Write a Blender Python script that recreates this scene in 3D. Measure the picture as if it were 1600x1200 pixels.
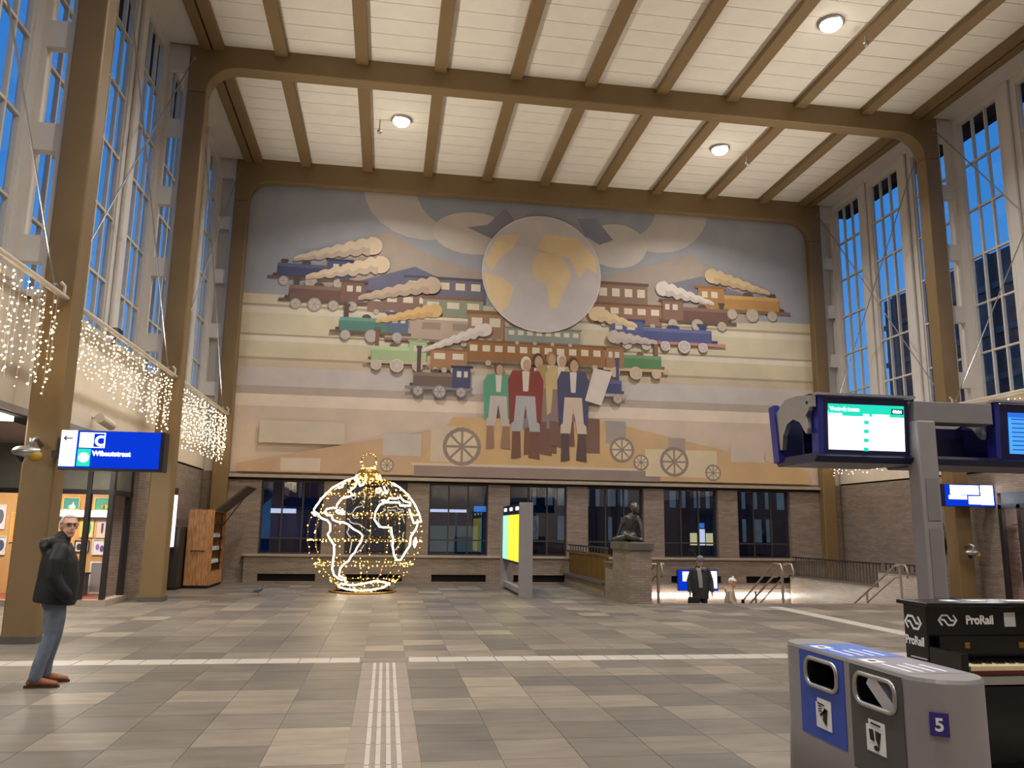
import bpy, bmesh, math, random
from mathutils import Vector, Matrix
random.seed(7)
for o in list(bpy.data.objects): bpy.data.objects.remove(o, do_unlink=True)
sc = bpy.context.scene
COL = sc.collection
PI = math.pi
# ------------------------------------------------------------------ camera
H = 1.68
YAW, PITCH, ROLL, FPX = .151409, .179202, .0143756, 1249.06
fwd = Vector((math.sin(YAW)*math.cos(PITCH), math.cos(YAW)*math.cos(PITCH), math.sin(PITCH)))
rgt0 = Vector((math.cos(YAW), -math.sin(YAW), 0)); up0 = rgt0.cross(fwd)
rgt = rgt0*math.cos(ROLL)+up0*math.sin(ROLL); upv = up0*math.cos(ROLL)-rgt0*math.sin(ROLL)
cd = bpy.data.cameras.new('camera'); cam = bpy.data.objects.new('camera', cd); COL.objects.link(cam)
m4 = Matrix((rgt, upv, -fwd)).transposed().to_4x4(); m4.translation = Vector((0, 0, H)); cam.matrix_world = m4
cd.sensor_fit = 'HORIZONTAL'; cd.sensor_width = 36; cd.lens = FPX/1600*36; cd.clip_end = 500; cd.clip_start = .05
sc.camera = cam
# ------------------------------------------------------------------ dusk sky
def lin(r, g, b):
    f = lambda c: (c/255)/12.92 if c/255 <= .04045 else ((c/255+.055)/1.055)**2.4
    return (f(r), f(g), f(b), 1)
w = bpy.data.worlds.new('dusk'); sc.world = w; w.use_nodes = True
nt = w.node_tree; bg = nt.nodes['Background']
tc = nt.nodes.new('ShaderNodeTexCoord'); sx = nt.nodes.new('ShaderNodeSeparateXYZ'); rp = nt.nodes.new('ShaderNodeValToRGB')
nt.links.new(tc.outputs['Generated'], sx.inputs[0]); nt.links.new(sx.outputs[2], rp.inputs[0]); nt.links.new(rp.outputs[0], bg.inputs[0])
rp.color_ramp.elements[0].color = lin(112, 170, 230); rp.color_ramp.elements[1].color = lin(38, 106, 192)
rp.color_ramp.elements[0].position = 0.0; rp.color_ramp.elements[1].position = .8
e_ = rp.color_ramp.elements.new(.36); e_.color = lin(54, 132, 214)
bg.inputs[1].default_value = 1.0
# ------------------------------------------------------------------ view, sampling aids
sc.view_settings.view_transform = 'Standard'; sc.view_settings.look = 'None'
sc.view_settings.gamma = 1; sc.view_settings.use_curve_mapping = False
sc.view_settings.exposure = 0.0
cy = sc.cycles
cy.use_denoising = True; cy.max_bounces = 7; cy.diffuse_bounces = 4; cy.glossy_bounces = 3; cy.transparent_max_bounces = 12
cy.sample_clamp_indirect = 4; cy.caustics_reflective = False; cy.caustics_refractive = False
LAMP_W, UP_W = 290, 82          # watts of each ceiling lamp and of each added uplight trough
WARM = (1.0, .955, .90)
UPCOL = (1.0, .92, .81)
# ------------------------------------------------------------------ materials
MATS = {}
def nodes(name):
    m = bpy.data.materials.new(name); m.use_nodes = True; MATS[name] = m
    return m, m.node_tree, m.node_tree.nodes['Principled BSDF']
def mat(name, col, rough=.6, metal=0, var=.08, scale=6, bump=0, emit=None, es=0, spec=.5, stretch=(1, 1, 1)):
    if name in MATS: return MATS[name]
    m, t, p = nodes(name)
    c = lin(*col); p.inputs['Roughness'].default_value = rough; p.inputs['Metallic'].default_value = metal
    p.inputs['Specular IOR Level'].default_value = spec
    p.inputs['Base Color'].default_value = c
    if var or bump:
        g = t.nodes.new('ShaderNodeNewGeometry'); mp = t.nodes.new('ShaderNodeMapping'); mp.inputs['Scale'].default_value = stretch
        n = t.nodes.new('ShaderNodeTexNoise'); n.inputs['Scale'].default_value = scale; n.inputs['Detail'].default_value = 5
        t.links.new(g.outputs['Position'], mp.inputs[0]); t.links.new(mp.outputs[0], n.inputs['Vector'])
        r = t.nodes.new('ShaderNodeValToRGB'); t.links.new(n.outputs['Fac'], r.inputs[0])
        r.color_ramp.elements[0].position = .3; r.color_ramp.elements[1].position = .7
        r.color_ramp.elements[0].color = tuple(x*(1-var) for x in c[:3])+(1,); r.color_ramp.elements[1].color = tuple(min(1, x*(1+var)) for x in c[:3])+(1,)
        t.links.new(r.outputs[0], p.inputs['Base Color'])
        if bump:
            b = t.nodes.new('ShaderNodeBump'); b.inputs['Strength'].default_value = bump; b.inputs['Distance'].default_value = .01
            t.links.new(n.outputs['Fac'], b.inputs['Height']); t.links.new(b.outputs[0], p.inputs['Normal'])
    if emit:
        p.inputs['Emission Color'].default_value = lin(*emit); p.inputs['Emission Strength'].default_value = es
    return m
def brickmat(name, c1, c2, mortar, rough=.75, w=.22, h=.06):
    m, t, p = nodes(name)
    g = t.nodes.new('ShaderNodeNewGeometry'); s = t.nodes.new('ShaderNodeSeparateXYZ'); t.links.new(g.outputs['Position'], s.inputs[0])
    a = t.nodes.new('ShaderNodeMath'); a.operation = 'ADD'; t.links.new(s.outputs[0], a.inputs[0]); t.links.new(s.outputs[1], a.inputs[1])
    c = t.nodes.new('ShaderNodeCombineXYZ'); t.links.new(a.outputs[0], c.inputs[0]); t.links.new(s.outputs[2], c.inputs[1])
    b = t.nodes.new('ShaderNodeTexBrick'); t.links.new(c.outputs[0], b.inputs['Vector'])
    b.inputs['Color1'].default_value = lin(*c1); b.inputs['Color2'].default_value = lin(*c2); b.inputs['Mortar'].default_value = lin(*mortar)
    b.inputs['Scale'].default_value = 1; b.inputs['Brick Width'].default_value = w; b.inputs['Row Height'].default_value = h; b.inputs['Mortar Size'].default_value = .006
    n = t.nodes.new('ShaderNodeTexNoise'); n.inputs['Scale'].default_value = 2.2; n.inputs['Detail'].default_value = 6
    mp = t.nodes.new('ShaderNodeMapping'); mp.inputs['Scale'].default_value = (.6, .6, 4); t.links.new(g.outputs['Position'], mp.inputs[0]); t.links.new(mp.outputs[0], n.inputs['Vector'])
    mx = t.nodes.new('ShaderNodeMix'); mx.data_type = 'RGBA'; mx.blend_type = 'MULTIPLY'; mx.inputs[0].default_value = .5
    r = t.nodes.new('ShaderNodeValToRGB'); r.color_ramp.elements[0].color = (.6, .6, .6, 1); r.color_ramp.elements[1].color = (1.2, 1.15, 1.1, 1); r.color_ramp.elements[0].position = .3; r.color_ramp.elements[1].position = .7
    t.links.new(n.outputs['Fac'], r.inputs[0]); t.links.new(b.outputs['Color'], mx.inputs[6]); t.links.new(r.outputs[0], mx.inputs[7]); t.links.new(mx.outputs[2], p.inputs['Base Color'])
    bp = t.nodes.new('ShaderNodeBump'); bp.inputs['Strength'].default_value = .5; bp.inputs['Distance'].default_value = .006; bp.invert = True
    t.links.new(b.outputs['Fac'], bp.inputs['Height']); t.links.new(bp.outputs[0], p.inputs['Normal']); p.inputs['Roughness'].default_value = rough
    return m
def tilemat(name, source):
    m, t, p = nodes(name)
    if source == 'object':
        i = t.nodes.new('ShaderNodeObjectInfo'); rnd = i.outputs['Random']
    else:
        i = t.nodes.new('ShaderNodeAttribute'); i.attribute_name = 'tile_rnd'; rnd = i.outputs['Fac']
    r = t.nodes.new('ShaderNodeValToRGB'); t.links.new(rnd, r.inputs[0]); cr = r.color_ramp; cr.interpolation = 'CONSTANT'
    cols = [(0, (121, 114, 106)), (.16, (110, 104, 97)), (.34, (132, 123, 113)), (.46, (115, 108, 101)), (.62, (137, 128, 116)), (.7, (126, 118, 109)), (.84, (104, 99, 94)), (.94, (150, 140, 125))]
    cr.elements[0].color = lin(*cols[0][1]); cr.elements[1].position = cols[1][0]; cr.elements[1].color = lin(*cols[1][1])
    for q, c in cols[2:]:
        e = cr.elements.new(q); e.color = lin(*c)
    g = t.nodes.new('ShaderNodeNewGeometry'); mp = t.nodes.new('ShaderNodeMapping'); mp.inputs['Scale'].default_value = (1.2, 4, 1)
    n = t.nodes.new('ShaderNodeTexNoise'); n.inputs['Scale'].default_value = 1.6; n.inputs['Detail'].default_value = 7
    t.links.new(g.outputs['Position'], mp.inputs[0]); t.links.new(mp.outputs[0], n.inputs['Vector'])
    q = t.nodes.new('ShaderNodeValToRGB'); q.color_ramp.elements[0].position = .32; q.color_ramp.elements[1].position = .68
    q.color_ramp.elements[0].color = (.78, .78, .78, 1); q.color_ramp.elements[1].color = (1.12, 1.1, 1.06, 1); t.links.new(n.outputs['Fac'], q.inputs[0])
    mx = t.nodes.new('ShaderNodeMix'); mx.data_type = 'RGBA'; mx.blend_type = 'MULTIPLY'; mx.inputs[0].default_value = 1
    t.links.new(r.outputs[0], mx.inputs[6]); t.links.new(q.outputs[0], mx.inputs[7]); t.links.new(mx.outputs[2], p.inputs['Base Color'])
    p.inputs['Roughness'].default_value = .42; p.inputs['Specular IOR Level'].default_value = .35
    return m
def glassmat(name, tint=(1, 1, 1), rough=.0, ior=1.5):
    m, t, p = nodes(name); t.nodes.remove(p)
    o = t.nodes['Material Output']; a = t.nodes.new('ShaderNodeBsdfTransparent'); a.inputs[0].default_value = tint+(1,)
    g = t.nodes.new('ShaderNodeBsdfGlossy'); g.inputs['Roughness'].default_value = rough
    lw = t.nodes.new('ShaderNodeLayerWeight'); lw.inputs[0].default_value = .5; f0 = ((ior-1)/(ior+1))**2
    pw = t.nodes.new('ShaderNodeMath'); pw.operation = 'POWER'; pw.inputs[1].default_value = 5; t.links.new(lw.outputs['Facing'], pw.inputs[0])
    f = t.nodes.new('ShaderNodeMath'); f.operation = 'MULTIPLY_ADD'; f.inputs[1].default_value = (1-f0)*.12; f.inputs[2].default_value = f0; t.links.new(pw.outputs[0], f.inputs[0])
    x = t.nodes.new('ShaderNodeMixShader'); t.links.new(f.outputs[0], x.inputs[0]); t.links.new(a.outputs[0], x.inputs[1]); t.links.new(g.outputs[0], x.inputs[2]); t.links.new(x.outputs[0], o.inputs[0])
    return m
def paintmat(name, gain=1.0):
    m, t, p = nodes(name)
    a = t.nodes.new('ShaderNodeAttribute'); a.attribute_name = 'paint'
    n = t.nodes.new('ShaderNodeTexNoise'); n.inputs['Scale'].default_value = 1.3; n.inputs['Detail'].default_value = 8
    g = t.nodes.new('ShaderNodeNewGeometry'); t.links.new(g.outputs['Position'], n.inputs['Vector'])
    q = t.nodes.new('ShaderNodeValToRGB'); q.color_ramp.elements[0].position = .3; q.color_ramp.elements[1].position = .7
    q.color_ramp.elements[0].color = (.93*gain, .93*gain, .93*gain, 1); q.color_ramp.elements[1].color = (1.06*gain, 1.05*gain, 1.04*gain, 1); t.links.new(n.outputs['Fac'], q.inputs[0])
    mx = t.nodes.new('ShaderNodeMix'); mx.data_type = 'RGBA'; mx.blend_type = 'MULTIPLY'; mx.inputs[0].default_value = 1
    t.links.new(a.outputs['Color'], mx.inputs[6]); t.links.new(q.outputs[0], mx.inputs[7]); t.links.new(mx.outputs[2], p.inputs['Base Color'])
    p.inputs['Roughness'].default_value = .85; p.inputs['Specular IOR Level'].default_value = .2
    return m
TAN = mat('tan_paint', (127, 103, 67), .5, var=.05, scale=1.5)
CEIL = mat('cream_board', (230, 222, 208), .8, var=.03, scale=2)
SLOT = mat('black_slot', (14, 12, 10), .9, var=0)
PLASTER = mat('white_plaster', (212, 206, 199), .75, var=.03, scale=2)
FRIEZE = mat('cream_plaster', (216, 204, 188), .75, var=.04, scale=2)
STONE = mat('stone', (168, 152, 136), .6, var=.08, scale=4)
DSTONE = mat('dark_stone', (92, 84, 78), .5, var=.1, scale=6)
BRICK = brickmat('taupe_brick', (152, 136, 124), (136, 121, 110), (122, 110, 101))
BRICKL = brickmat('pale_glazed_brick', (205, 192, 176), (192, 178, 162), (160, 148, 135), rough=.3)
GROUT = mat('grout', (166, 155, 141), .8, var=.06, scale=3)
TILE_O = tilemat('floor_stone', 'object'); TILE_A = tilemat('floor_stone_far', 'attr')
WTILE = mat('white_tile', (186, 178, 168), .45, var=.06, scale=3)
BEDT = mat('tactile_bed_stone', (142, 129, 117), .55, var=.08, scale=5)
WFRAME = mat('window_white', (208, 198, 182), .6, var=.03)
DFRAME = mat('dark_frame', (38, 34, 32), .45, var=.05)
BRONZEF = mat('window_bronze', (64, 54, 46), .45, var=.06)
GLASS = glassmat('clear_glass')
DGLASS = glassmat('tinted_glass', (.66, .70, .78), ior=1.8)
BLUE = mat('deep_blue', (34, 40, 128), .35, var=.04)
BLUED = mat('dark_navy', (16, 18, 62), .35, var=.04)
GREYM = mat('grey_metal', (142, 138, 136), .42, .3, var=.04)
GREYP = mat('grey_paint', (146, 141, 141), .5, var=.04, scale=3)
SILVER = mat('silver', (178, 176, 174), .3, .8, var=.04)
BLACK = mat('black_gloss', (10, 10, 11), .18, var=0)
BLACKM = mat('black_matte', (18, 17, 17), .7, var=.1)
BRASS = mat('brass', (150, 112, 48), .4, .7, var=.1, scale=8)
WHITEP = mat('white_print', (235, 235, 235), .6, var=0)
BLUEP = mat('blue_print', (34, 74, 176), .45, var=.03)
DGREYP = mat('dark_grey_print', (74, 72, 72), .5, var=.03)
PURPLE = mat('purple_print', (52, 36, 120), .5, var=0)
PAINT = paintmat('wall_painting', 1.12); PRINT = paintmat('print', 1.0)
E_WHITE = mat('lit_white', (240, 240, 245), .5, var=0, emit=(246, 248, 252), es=1.35)
E_BLUE = mat('lit_blue', (2, 10, 60), .5, var=0, emit=(2, 58, 222), es=.92, spec=.05)
E_TEAL = mat('lit_teal', (20, 180, 160), .5, var=0, emit=(14, 198, 168), es=1.0)
E_SKYB = mat('lit_sky_blue', (60, 140, 230), .5, var=0, emit=(66, 150, 235), es=1.0)
E_YELL = mat('lit_yellow', (230, 220, 60), .5, var=0, emit=(232, 224, 62), es=1.0)
E_MINT = mat('lit_mint', (150, 225, 200), .5, var=0, emit=(160, 228, 206), es=1.0)
E_TUBE = mat('lit_tube', (255, 250, 240), .5, var=0, emit=(255, 246, 232), es=9)
E_BULB = mat('fairy_bulb', (255, 235, 200), .5, var=0, emit=(255, 232, 190), es=22)
E_GOLD = mat('gold_bulb', (255, 225, 140), .5, var=0, emit=(255, 205, 96), es=12)
E_ROPE = mat('rope_light', (255, 250, 235), .5, var=0, emit=(255, 238, 200), es=7)
E_LENS = mat('lamp_lens', (255, 255, 250), .5, var=0, emit=(255, 246, 225), es=14)
# ------------------------------------------------------------------ mesh helpers
class MB:
    def __init__(s): s.v = []; s.f = []; s.c = []; s.k = None
    def add(s, vs, fs):
        o = len(s.v); s.v += [tuple(x) for x in vs]; s.f += [tuple(i+o for i in f) for f in fs]; s.c += [s.k]*len(fs); return s
    def box(s, x0, x1, y0, y1, z0, z1):
        return s.add([(x, y, z) for z in (z0, z1) for y in (y0, y1) for x in (x0, x1)],
                     [(0, 2, 3, 1), (4, 5, 7, 6), (0, 1, 5, 4), (2, 6, 7, 3), (0, 4, 6, 2), (1, 3, 7, 5)])
    def obox(s, c, sz, M):
        n = len(s.v); s.box(-sz[0]/2, sz[0]/2, -sz[1]/2, sz[1]/2, -sz[2]/2, sz[2]/2)
        for i in range(n, len(s.v)): s.v[i] = tuple(Vector(c)+M @ Vector(s.v[i]))
        return s
    def tube(s, pts, r, n=8, closed=False, flat=1.0):
        P = [Vector(p) for p in pts]; R = r if isinstance(r, (list, tuple)) else [r]*len(P); N = len(P); rings = []; a = None
        for i, p in enumerate(P):
            if closed: d = P[(i+1) % N]-P[i-1]
            else: d = P[min(i+1, N-1)]-P[max(i-1, 0)]
            d.normalize()
            if a is None: a = d.orthogonal().normalized()
            else:
                a = a-d*a.dot(d)
                a = a.normalized() if a.length > 1e-6 else d.orthogonal().normalized()
            b = d.cross(a); rings.append([p+(a*math.cos(2*PI*k/n)+b*math.sin(2*PI*k/n)*flat)*R[i] for k in range(n)])
        vs = [q for g in rings for q in g]; fs = []
        for i in range(N if closed else N-1):
            j = (i+1) % N
            for k in range(n): fs.append((i*n+k, i*n+(k+1) % n, j*n+(k+1) % n, j*n+k))
        if not closed: fs += [tuple(range(n))[::-1], tuple((N-1)*n+k for k in range(n))]
        return s.add(vs, fs)
    def cyl(s, a, b, r, n=12, r2=None): return s.tube([a, b], [r, r if r2 is None else r2], n)
    def lathe(s, prof, c=(0, 0, 0), n=20, axis='z'):
        vs = []; fs = []; m = len(prof)
        for r, z in prof:
            for k in range(n):
                x, y = r*math.cos(2*PI*k/n), r*math.sin(2*PI*k/n)
                vs.append({'z': (x, y, z), 'y': (x, z, y), 'x': (z, x, y)}[axis])
        for i in range(m-1):
            for k in range(n): fs.append((i*n+k, i*n+(k+1) % n, (i+1)*n+(k+1) % n, (i+1)*n+k))
        if prof[0][0] > 1e-6: fs.append(tuple(range(n))[::-1])
        if prof[-1][0] > 1e-6: fs.append(tuple((m-1)*n+k for k in range(n)))
        return s.add([(x+c[0], y+c[1], z+c[2]) for x, y, z in vs], fs)
    def ball(s, c, r, n=12, m=8, M=None):
        r = r if isinstance(r, (tuple, list)) else (r, r, r); vs = []; fs = []
        for i in range(m+1):
            t = PI*i/m
            for k in range(n):
                q = Vector((r[0]*math.sin(t)*math.cos(2*PI*k/n), r[1]*math.sin(t)*math.sin(2*PI*k/n), r[2]*math.cos(t)))
                vs.append(Vector(c)+(M @ q if M else q))
        for i in range(m):
            for k in range(n): fs.append((i*n+k, (i+1)*n+k, (i+1)*n+(k+1) % n, i*n+(k+1) % n))
        return s.add(vs, fs)
    def octa(s, c, r):
        x, y, z = c
        return s.add([(x+r, y, z), (x-r, y, z), (x, y+r, z), (x, y-r, z), (x, y, z+r), (x, y, z-r)],
                     [(0, 2, 4), (2, 1, 4), (1, 3, 4), (3, 0, 4), (2, 0, 5), (1, 2, 5), (3, 1, 5), (0, 3, 5)])
    def prism(s, poly, f, t0, t1):
        n = len(poly); vs = [f(u, v, t0) for u, v in poly]+[f(u, v, t1) for u, v in poly]
        return s.add(vs, [tuple(range(n))[::-1], tuple(range(n, 2*n))]+[(i, (i+1) % n, n+(i+1) % n, n+i) for i in range(n)])
    def panel(s, us, vs, hole, f, t0, t1):
        idx = {}; V = []; F = []
        def g(i, j, t):
            k = (i, j, t)
            if k not in idx: idx[k] = len(V); V.append(f(us[i], vs[j], t1 if t else t0))
            return idx[k]
        solid = lambda i, j: 0 <= i < len(us)-1 and 0 <= j < len(vs)-1 and not hole(i, j)
        for i in range(len(us)-1):
            for j in range(len(vs)-1):
                if not solid(i, j): continue
                F.append((g(i, j, 0), g(i, j+1, 0), g(i+1, j+1, 0), g(i+1, j, 0))); F.append((g(i, j, 1), g(i+1, j, 1), g(i+1, j+1, 1), g(i, j+1, 1)))
                if not solid(i-1, j): F.append((g(i, j, 0), g(i, j, 1), g(i, j+1, 1), g(i, j+1, 0)))
                if not solid(i+1, j): F.append((g(i+1, j, 0), g(i+1, j+1, 0), g(i+1, j+1, 1), g(i+1, j, 1)))
                if not solid(i, j-1): F.append((g(i, j, 0), g(i+1, j, 0), g(i+1, j, 1), g(i, j, 1)))
                if not solid(i, j+1): F.append((g(i, j+1, 0), g(i, j+1, 1), g(i+1, j+1, 1), g(i+1, j+1, 0)))
        return s.add(V, F)
    def poly(s, pts, col):
        s.k = col; s.add(pts, [tuple(range(len(pts)))]); s.k = None; return s
    def mesh(s, name, m=None, smooth=False, off=(0, 0, 0), fix=True):
        me = bpy.data.meshes.new(name); me.from_pydata([(x-off[0], y-off[1], z-off[2]) for x, y, z in s.v], [], s.f)
        if fix:
            b = bmesh.new(); b.from_mesh(me); bmesh.ops.recalc_face_normals(b, faces=b.faces); b.to_mesh(b and me); b.free()
        if smooth:
            for p in me.polygons: p.use_smooth = True
        if any(c is not None for c in s.c):
            a = me.color_attributes.new('paint', 'FLOAT_COLOR', 'CORNER'); i = 0
            for p, c in zip(me.polygons, s.c):
                for _ in p.loop_indices: a.data[i].color = lin(*c) if c else (1, 1, 1, 1); i += 1
        if m: me.materials.append(m)
        return me
    def build(s, name, m, parent=None, label=None, cat=None, group=None, kind=None, smooth=False, bevel=0, local=False, fix=True):
        if parent is not None: off = (0, 0, 0) if local else tuple(wloc(parent))
        else:
            xs, ys, zs = zip(*s.v); off = ((min(xs)+max(xs))/2, (min(ys)+max(ys))/2, min(zs))
        me = s.mesh(name, m, smooth, off, fix)
        o = bpy.data.objects.new(name, me); COL.objects.link(o)
        if parent is not None: o.parent = parent
        else: o.location = off
        tag(o, label, cat, group, kind)
        if bevel:
            b = o.modifiers.new('edge', 'BEVEL'); b.width = bevel; b.segments = 2; b.limit_method = 'ANGLE'; b.angle_limit = .6
        return o
def wloc(o):
    l = Vector((0, 0, 0))
    while o is not None: l = l+o.location; o = o.parent
    return l
def tag(o, label=None, cat=None, group=None, kind=None):
    for k, x in (('label', label), ('category', cat), ('group', group), ('kind', kind)):
        if x: o[k] = x
    return o
def thing(name, label, cat, loc=(0, 0, 0), rz=0, group=None, kind=None):
    o = bpy.data.objects.new(name, None); COL.objects.link(o); o.location = loc; o.rotation_euler = (0, 0, rz); o.empty_display_size = .1
    return tag(o, label, cat, group, kind)
def inst(name, me, parent, loc, rot=(0, 0, 0), kind=None):      # shared mesh, loc in world coordinates
    o = bpy.data.objects.new(name, me); COL.objects.link(o); o.parent = parent
    o.location = Vector(loc)-(wloc(parent) if parent else Vector((0, 0, 0))); o.rotation_euler = rot
    return tag(o, kind=kind)
def copy_tree(o, parent=None):
    c = o.copy(); COL.objects.link(c); c.parent = parent
    for ch in o.children: copy_tree(ch, c)
    return c
def B(name, m, parent, *b, **k): return MB().box(*b).build(name, m, parent, **k)
def text(name, s, size, m, parent, loc, xdir, zdir, extr=.002, bold=0, align='LEFT', wscale=1.0):
    cu = bpy.data.curves.new(name, 'FONT'); cu.body = s; cu.size = size; cu.extrude = extr; cu.offset = bold; cu.align_x = align
    t = bpy.data.objects.new(name, cu); COL.objects.link(t); bpy.context.view_layer.update()
    me = bpy.data.meshes.new_from_object(t.evaluated_get(bpy.context.evaluated_depsgraph_get()))
    bpy.data.objects.remove(t, do_unlink=True)
    x = Vector(xdir).normalized(); z = Vector(zdir).normalized(); y = x.cross(z)   # local: x right, y up -> world
    off = Vector(loc)-wloc(parent)
    for v in me.vertices: v.co = off+x*v.co.x*wscale+z*v.co.y-y*v.co.z
    me.materials.clear(); me.materials.append(m)
    o = bpy.data.objects.new(name, me); COL.objects.link(o); o.parent = parent
    return o
FX = lambda u, v, t: (u, t, v)      # panel on a wall that faces along y
FY = lambda u, v, t: (t, u, v)      # panel on a wall that faces along x
FZ = lambda u, v, t: (u, v, t)
# ------------------------------------------------------------------ main dimensions
CX = 4.885; XL, XR = CX-9.685, CX+9.685      # inner faces of the columns
YB = 25.62                                   # plane of the painted end wall
FR = [25.32, 19.0, 12.55, 6.1, -.35, -6.8]   # front of each portal frame
ZC = 13.42                                   # ceiling boards
BAYS = [(19.42, 25.32), (12.97, 19.0), (6.52, 12.55), (.07, 6.1), (-6.38, -.35)]
YR = -7.0
VX0, VX1, VY0 = 6.3, 13.3, 18.66             # stairwell
# ------------------------------------------------------------------ portal frames
def portal(y0, d, zb, label):
    g = thing('portal_frame', label, 'portal frame', (CX, y0+d/2, 0), kind='structure')
    r = .72
    for s in (-1, 1):
        MB().box(*sorted((CX+s*9.685, CX+s*10.145)), y0, y0+d, 0, zb-r).build('column', TAN, g, bevel=.03)
        MB().box(*sorted((CX+s*9.66, CX+s*10.17)), y0-.03, y0+d+.03, 0, .1).build('plinth', DSTONE, g)
    pts = [(CX-10.145, zb-r), (CX-9.685, zb-r)]
    pts += [(CX-9.685+r-r*math.cos(a), zb-r+r*math.sin(a)) for a in [PI/2*k/10 for k in range(1, 11)]]
    pts += [(CX+9.685-r+r*math.sin(a), zb-r+r*math.cos(a)) for a in [PI/2*k/10 for k in range(0, 11)]]
    pts += [(CX+10.145, zb-r), (CX+10.145, ZC+.02), (CX-10.145, ZC+.02)]
    MB().prism(pts, FX, y0, y0+d).build('beam', TAN, g, bevel=.03)
for i, y in enumerate(FR):
    portal(y, .31 if i == 0 else .42, 12.68 if i == 0 else 12.84,
           ['tan portal frame edging the painted end wall', 'tan portal frame crossing the ceiling in front of the painted wall', 'tan portal frame whose left column stands beside the man',
            'tan portal frame over the camera', 'tan portal frame behind the camera', 'tan portal frame at the rear wall'][i])
# ------------------------------------------------------------------ ceiling
ceil = thing('ceiling', 'cream boarded ceiling between tan ribs', 'ceiling', (CX, 9, ZC), kind='structure')
B('roof_slab', SLOT, ceil, CX-10.9, CX+10.9, YR-.3, YB+.4, ZC+.03, ZC+.25)
ribs = [CX+1.99*k for k in range(-4, 5)]; edges = [CX-9.42]+ribs+[CX+9.42]
bm_ = MB().box(-.995+.003, .995-.003, -.3, .286, 0, .02).mesh('ceiling_board', CEIL)
n = 0
rest = MB()
y = YB-.3
while y > YR:
    for k in range(10):
        xc = CX+1.99*(k-4.5)
        if y > 9.5: inst('ceiling_board', bm_, ceil, (xc, y, ZC))
        else: rest.box(xc-.992, xc+.992, y-.3, y+.298, ZC, ZC+.02)
    y -= .6
rest.build('ceiling_boards_behind', CEIL, ceil, kind='stuff')
for (a, b) in BAYS+[(YR, FR[-1])]:
    for xx in ribs: B('ceiling_rib', TAN, ceil, xx-.155, xx+.155, a, b, ZC-.15, ZC)
    for s in (-1, 1):
        q = lambda p: sorted((CX+s*p[0], CX+s*p[1]))
        B('edge_rib', TAN, ceil, *q((9.35, 9.60)), a, b, ZC-.15, ZC); B('edge_rib', TAN, ceil, *q((9.65, 9.90)), a, b, ZC-.15, ZC)
        B('edge_slot', SLOT, ceil, *q((9.60, 9.65)), a, b, ZC-.05, ZC)
        B('edge_soffit', PLASTER, ceil, *q((9.90, 10.66)), a, b, ZC-.06, ZC+.02)
# ------------------------------------------------------------------ floor
floor = thing('floor', 'grey stone tile floor of the station hall', 'floor', (CX, 9, 0), kind='structure')
MB().panel([-10.2, VX0-.1, VX1+.1, 16.0], [YR, VY0+.0, YB+.3], lambda i, j: i == 1 and j == 1, FZ, -.30, -.007).build('floor_slab', GROUT, floor)
cols_x = [(-.22, .32, 'bed')]
x = .32
while x < 8.7: cols_x.append((x, x+.6, '')); x += .6
cols_x.append((x, x+.38, 'w')); x += .38
while x < 15.3: cols_x.append((x, min(x+.6, 15.35), '')); x += .6
x = -.22
while x > -10: cols_x.append((x-.6, x, '')); x -= .6
rows_y = [(10.67, 11.05, 'w')]
y = 11.05
while y < YB-.05: rows_y.append((y, min(y+.553, YB-.02), '')); y += .553
y = 10.67
while y > YR: rows_y.append((y-.553, y, '')); y -= .553
def proj(x, y, z):
    d = Vector((x, y, z-H)); q = d.dot(fwd)
    return (800+FPX*d.dot(rgt)/q, 600-FPX*d.dot(upv)/q) if q > .1 else (-1e4, -1e4)
cells = []
for (x0, x1, cx_) in cols_x:
    for (y0, y1, ry_) in rows_y:
        if ry_ == 'w' and (x0 < 9.0): continue
        if cx_ == 'w' and 10.6 < (y0+y1)/2 < 17.95: continue
        if x1 > VX0+.02 and y1 > VY0+.02:
            if x0 >= VX0-.02 and x1 <= VX1+.02 and y0 >= VY0-.02: continue
            if x0 < VX1 and y1 > VY0:
                if x0 < VX0: x1c = VX0; cells.append((x0, x1c, y0, y1, cx_)); continue
                if y0 < VY0: cells.append((x0, x1, y0, VY0, cx_)); continue
                if x1 > VX1: cells.append((VX1, x1, y0, y1, cx_)); continue
        cells.append((x0, x1, y0, y1, cx_ if y1 < 10.7 else ''))
def seen(c):
    u, v = proj((c[0]+c[1])/2, (c[2]+c[3])/2, 0); return -30 < u < 1630 and -30 < v < 1230
near = sorted([c for c in cells if seen(c)], key=lambda c: math.hypot((c[0]+c[1])/2, (c[2]+c[3])/2))[:300]
ns = set(near); cache = {}
for c in near:
    k = (round(c[1]-c[0], 3), round(c[3]-c[2], 3), c[4] == 'bed')
    if k not in cache:
        a, b = k[0]/2-.0025, k[1]/2-.0025
        cache[k] = MB().add([(-a, -b, -.02), (a, -b, -.02), (a, b, -.02), (-a, b, -.02), (-a, -b, 0), (a, -b, 0), (a, b, 0), (-a, b, 0)], [(4, 5, 6, 7), (0, 1, 5, 4), (1, 2, 6, 5), (2, 3, 7, 6), (3, 0, 4, 7)]).mesh('floor_tile', BEDT if k[2] else TILE_O, fix=False)
    inst('floor_tile', cache[k], floor, ((c[0]+c[1])/2, (c[2]+c[3])/2, 0))
far = MB()
farc = [c for c in cells if c not in ns]
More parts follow.
